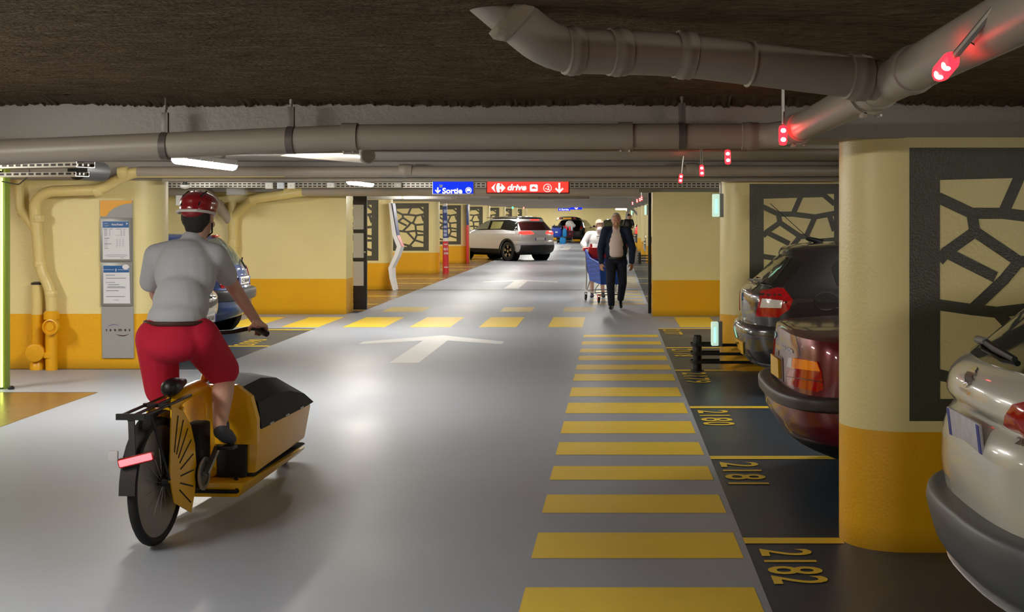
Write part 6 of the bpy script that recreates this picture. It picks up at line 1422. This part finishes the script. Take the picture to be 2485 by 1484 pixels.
trolley('maroon shopping trolley full of shopping behind the open car boot', (-2.52, 76.2, 0), R(8), lattice('maroon_lattice', (92, 24, 46), (50, 10, 26)), MARP, REDP)
t2 = trolley('low blue trolley carrying blue bags at the left of the open boot', (-3.34, 76.6, 0), R(-10), lattice('blue_lattice2', (30, 60, 130), (16, 34, 80)), BLUEP, DARK)
def bag(label, c, d, m, logo=False):
    t = thing('shopping_bag', label, 'bag', c)
    mb = MB(); vs = []; fs = []
    for k, (z, s_) in enumerate(((0, .9), (.3, 1.05), (.7, 1.02), (1., .86))):
        for j in range(16):
            a = 2 * PI * j / 16; x = math.copysign(abs(math.cos(a)) ** .5, math.cos(a)); y = math.copysign(abs(math.sin(a)) ** .5, math.sin(a)); vs.append((x * d[0] / 2 * s_, y * d[1] / 2 * s_, z * d[2] + .02 * math.sin(3 * a) * (k == 3)))
    for k in range(3):
        for j in range(16): fs.append((k * 16 + j, k * 16 + (j + 1) % 16, k * 16 + 16 + (j + 1) % 16, k * 16 + 16 + j))
    fs += [tuple(range(15, -1, -1)), tuple(48 + j for j in range(16))]
    obj('sack', mb.add(vs, fs), m, t); hd = MB().tube(fillet([(-d[0] * .25, 0, d[2] * .95), (-d[0] * .2, 0, d[2] * 1.15), (d[0] * .2, 0, d[2] * 1.15), (d[0] * .25, 0, d[2] * .95)], .08), .012, 6); obj('strap', hd, m, t)
    if logo: obj('print', MB().box((.0, -d[1] * .53, d[2] * .55), (.14, .01, .09)), mat('pale_print', (200, 214, 236)), t)
bag('big dark blue shopping bag hanging on the low trolley', (-3.22, 75.6, .40), (.62, .4, .5), mat('bag_blue', (20, 60, 170), rough=.5), True)
bag('bright cyan shopping bag above its twin between the two trolleys', (-2.74, 75.45, .42), (.24, .3, .42), mat('bag_cyan', (10, 130, 200), rough=.5))
bag('cyan shopping bag standing low beside the trolley wheels', (-2.86, 75.35, .0), (.36, .3, .34), mat('bag_cyan', (10, 130, 200)))
t = thing('white_sack', 'bulging white sack heaped on top of the maroon trolley', 'bag', (-2.47, 76.25, .95)); obj('sack', blob([('e', (0, 0, .16), (.26, .22, .24)), ('e', (.06, 0, .1), (.28, .2, .16))], .02, 4), mat('sack_white', (230, 232, 226), rough=.6), t)
for (x, c, nm) in ((-2.66, (236, 70, 84), 'red'), (-2.46, (250, 60, 60), 'scarlet'), (-2.34, (190, 200, 214), 'silver')):
    t = thing('parcel', '%s packet sticking up over the front of the maroon trolley' % nm, 'packet', (x, 75.68, .78)); obj('carton', MB().box((0, 0, .1), (.1, .05, .24), bev=.01), mat('packet_%s' % nm, c, rough=.5), t); obj('flap', MB().box((0, 0, .225), (.08, .04, .02), bev=.004), mat('packet_%s' % nm, c), t)
# ---------------------------------------------------------------- camera, world, colour
cd = bpy.data.cameras.new('camera'); cam = bpy.data.objects.new('camera', cd); COL.objects.link(cam)
cam.location = CAMP; cam.rotation_euler = (R(90), 0, 0)
cd.sensor_fit = 'HORIZONTAL'; cd.sensor_width = 36; cd.lens = F / 2485 * 36
cd.shift_x = -(CX - 1242.5) / 2485; cd.shift_y = -(742 - HY) / 2485
cd.clip_start = .05; cd.clip_end = 200
SC.camera = cam
w = bpy.data.worlds.new('world'); SC.world = w; w.use_nodes = True
w.node_tree.nodes['Background'].inputs[0].default_value = (.9, .93, 1, 1); w.node_tree.nodes['Background'].inputs[1].default_value = .02
SC.view_settings.view_transform = 'Standard'; SC.view_settings.look = 'None'; SC.view_settings.exposure = .1
SC.cycles.max_bounces = 7; SC.cycles.diffuse_bounces = 4; SC.cycles.glossy_bounces = 4; SC.cycles.transmission_bounces = 4
SC.cycles.sample_clamp_indirect = 4; SC.cycles.caustics_reflective = False; SC.cycles.caustics_refractive = False
SC.cycles.use_denoising = True; SC.cycles.adaptive_threshold = .015
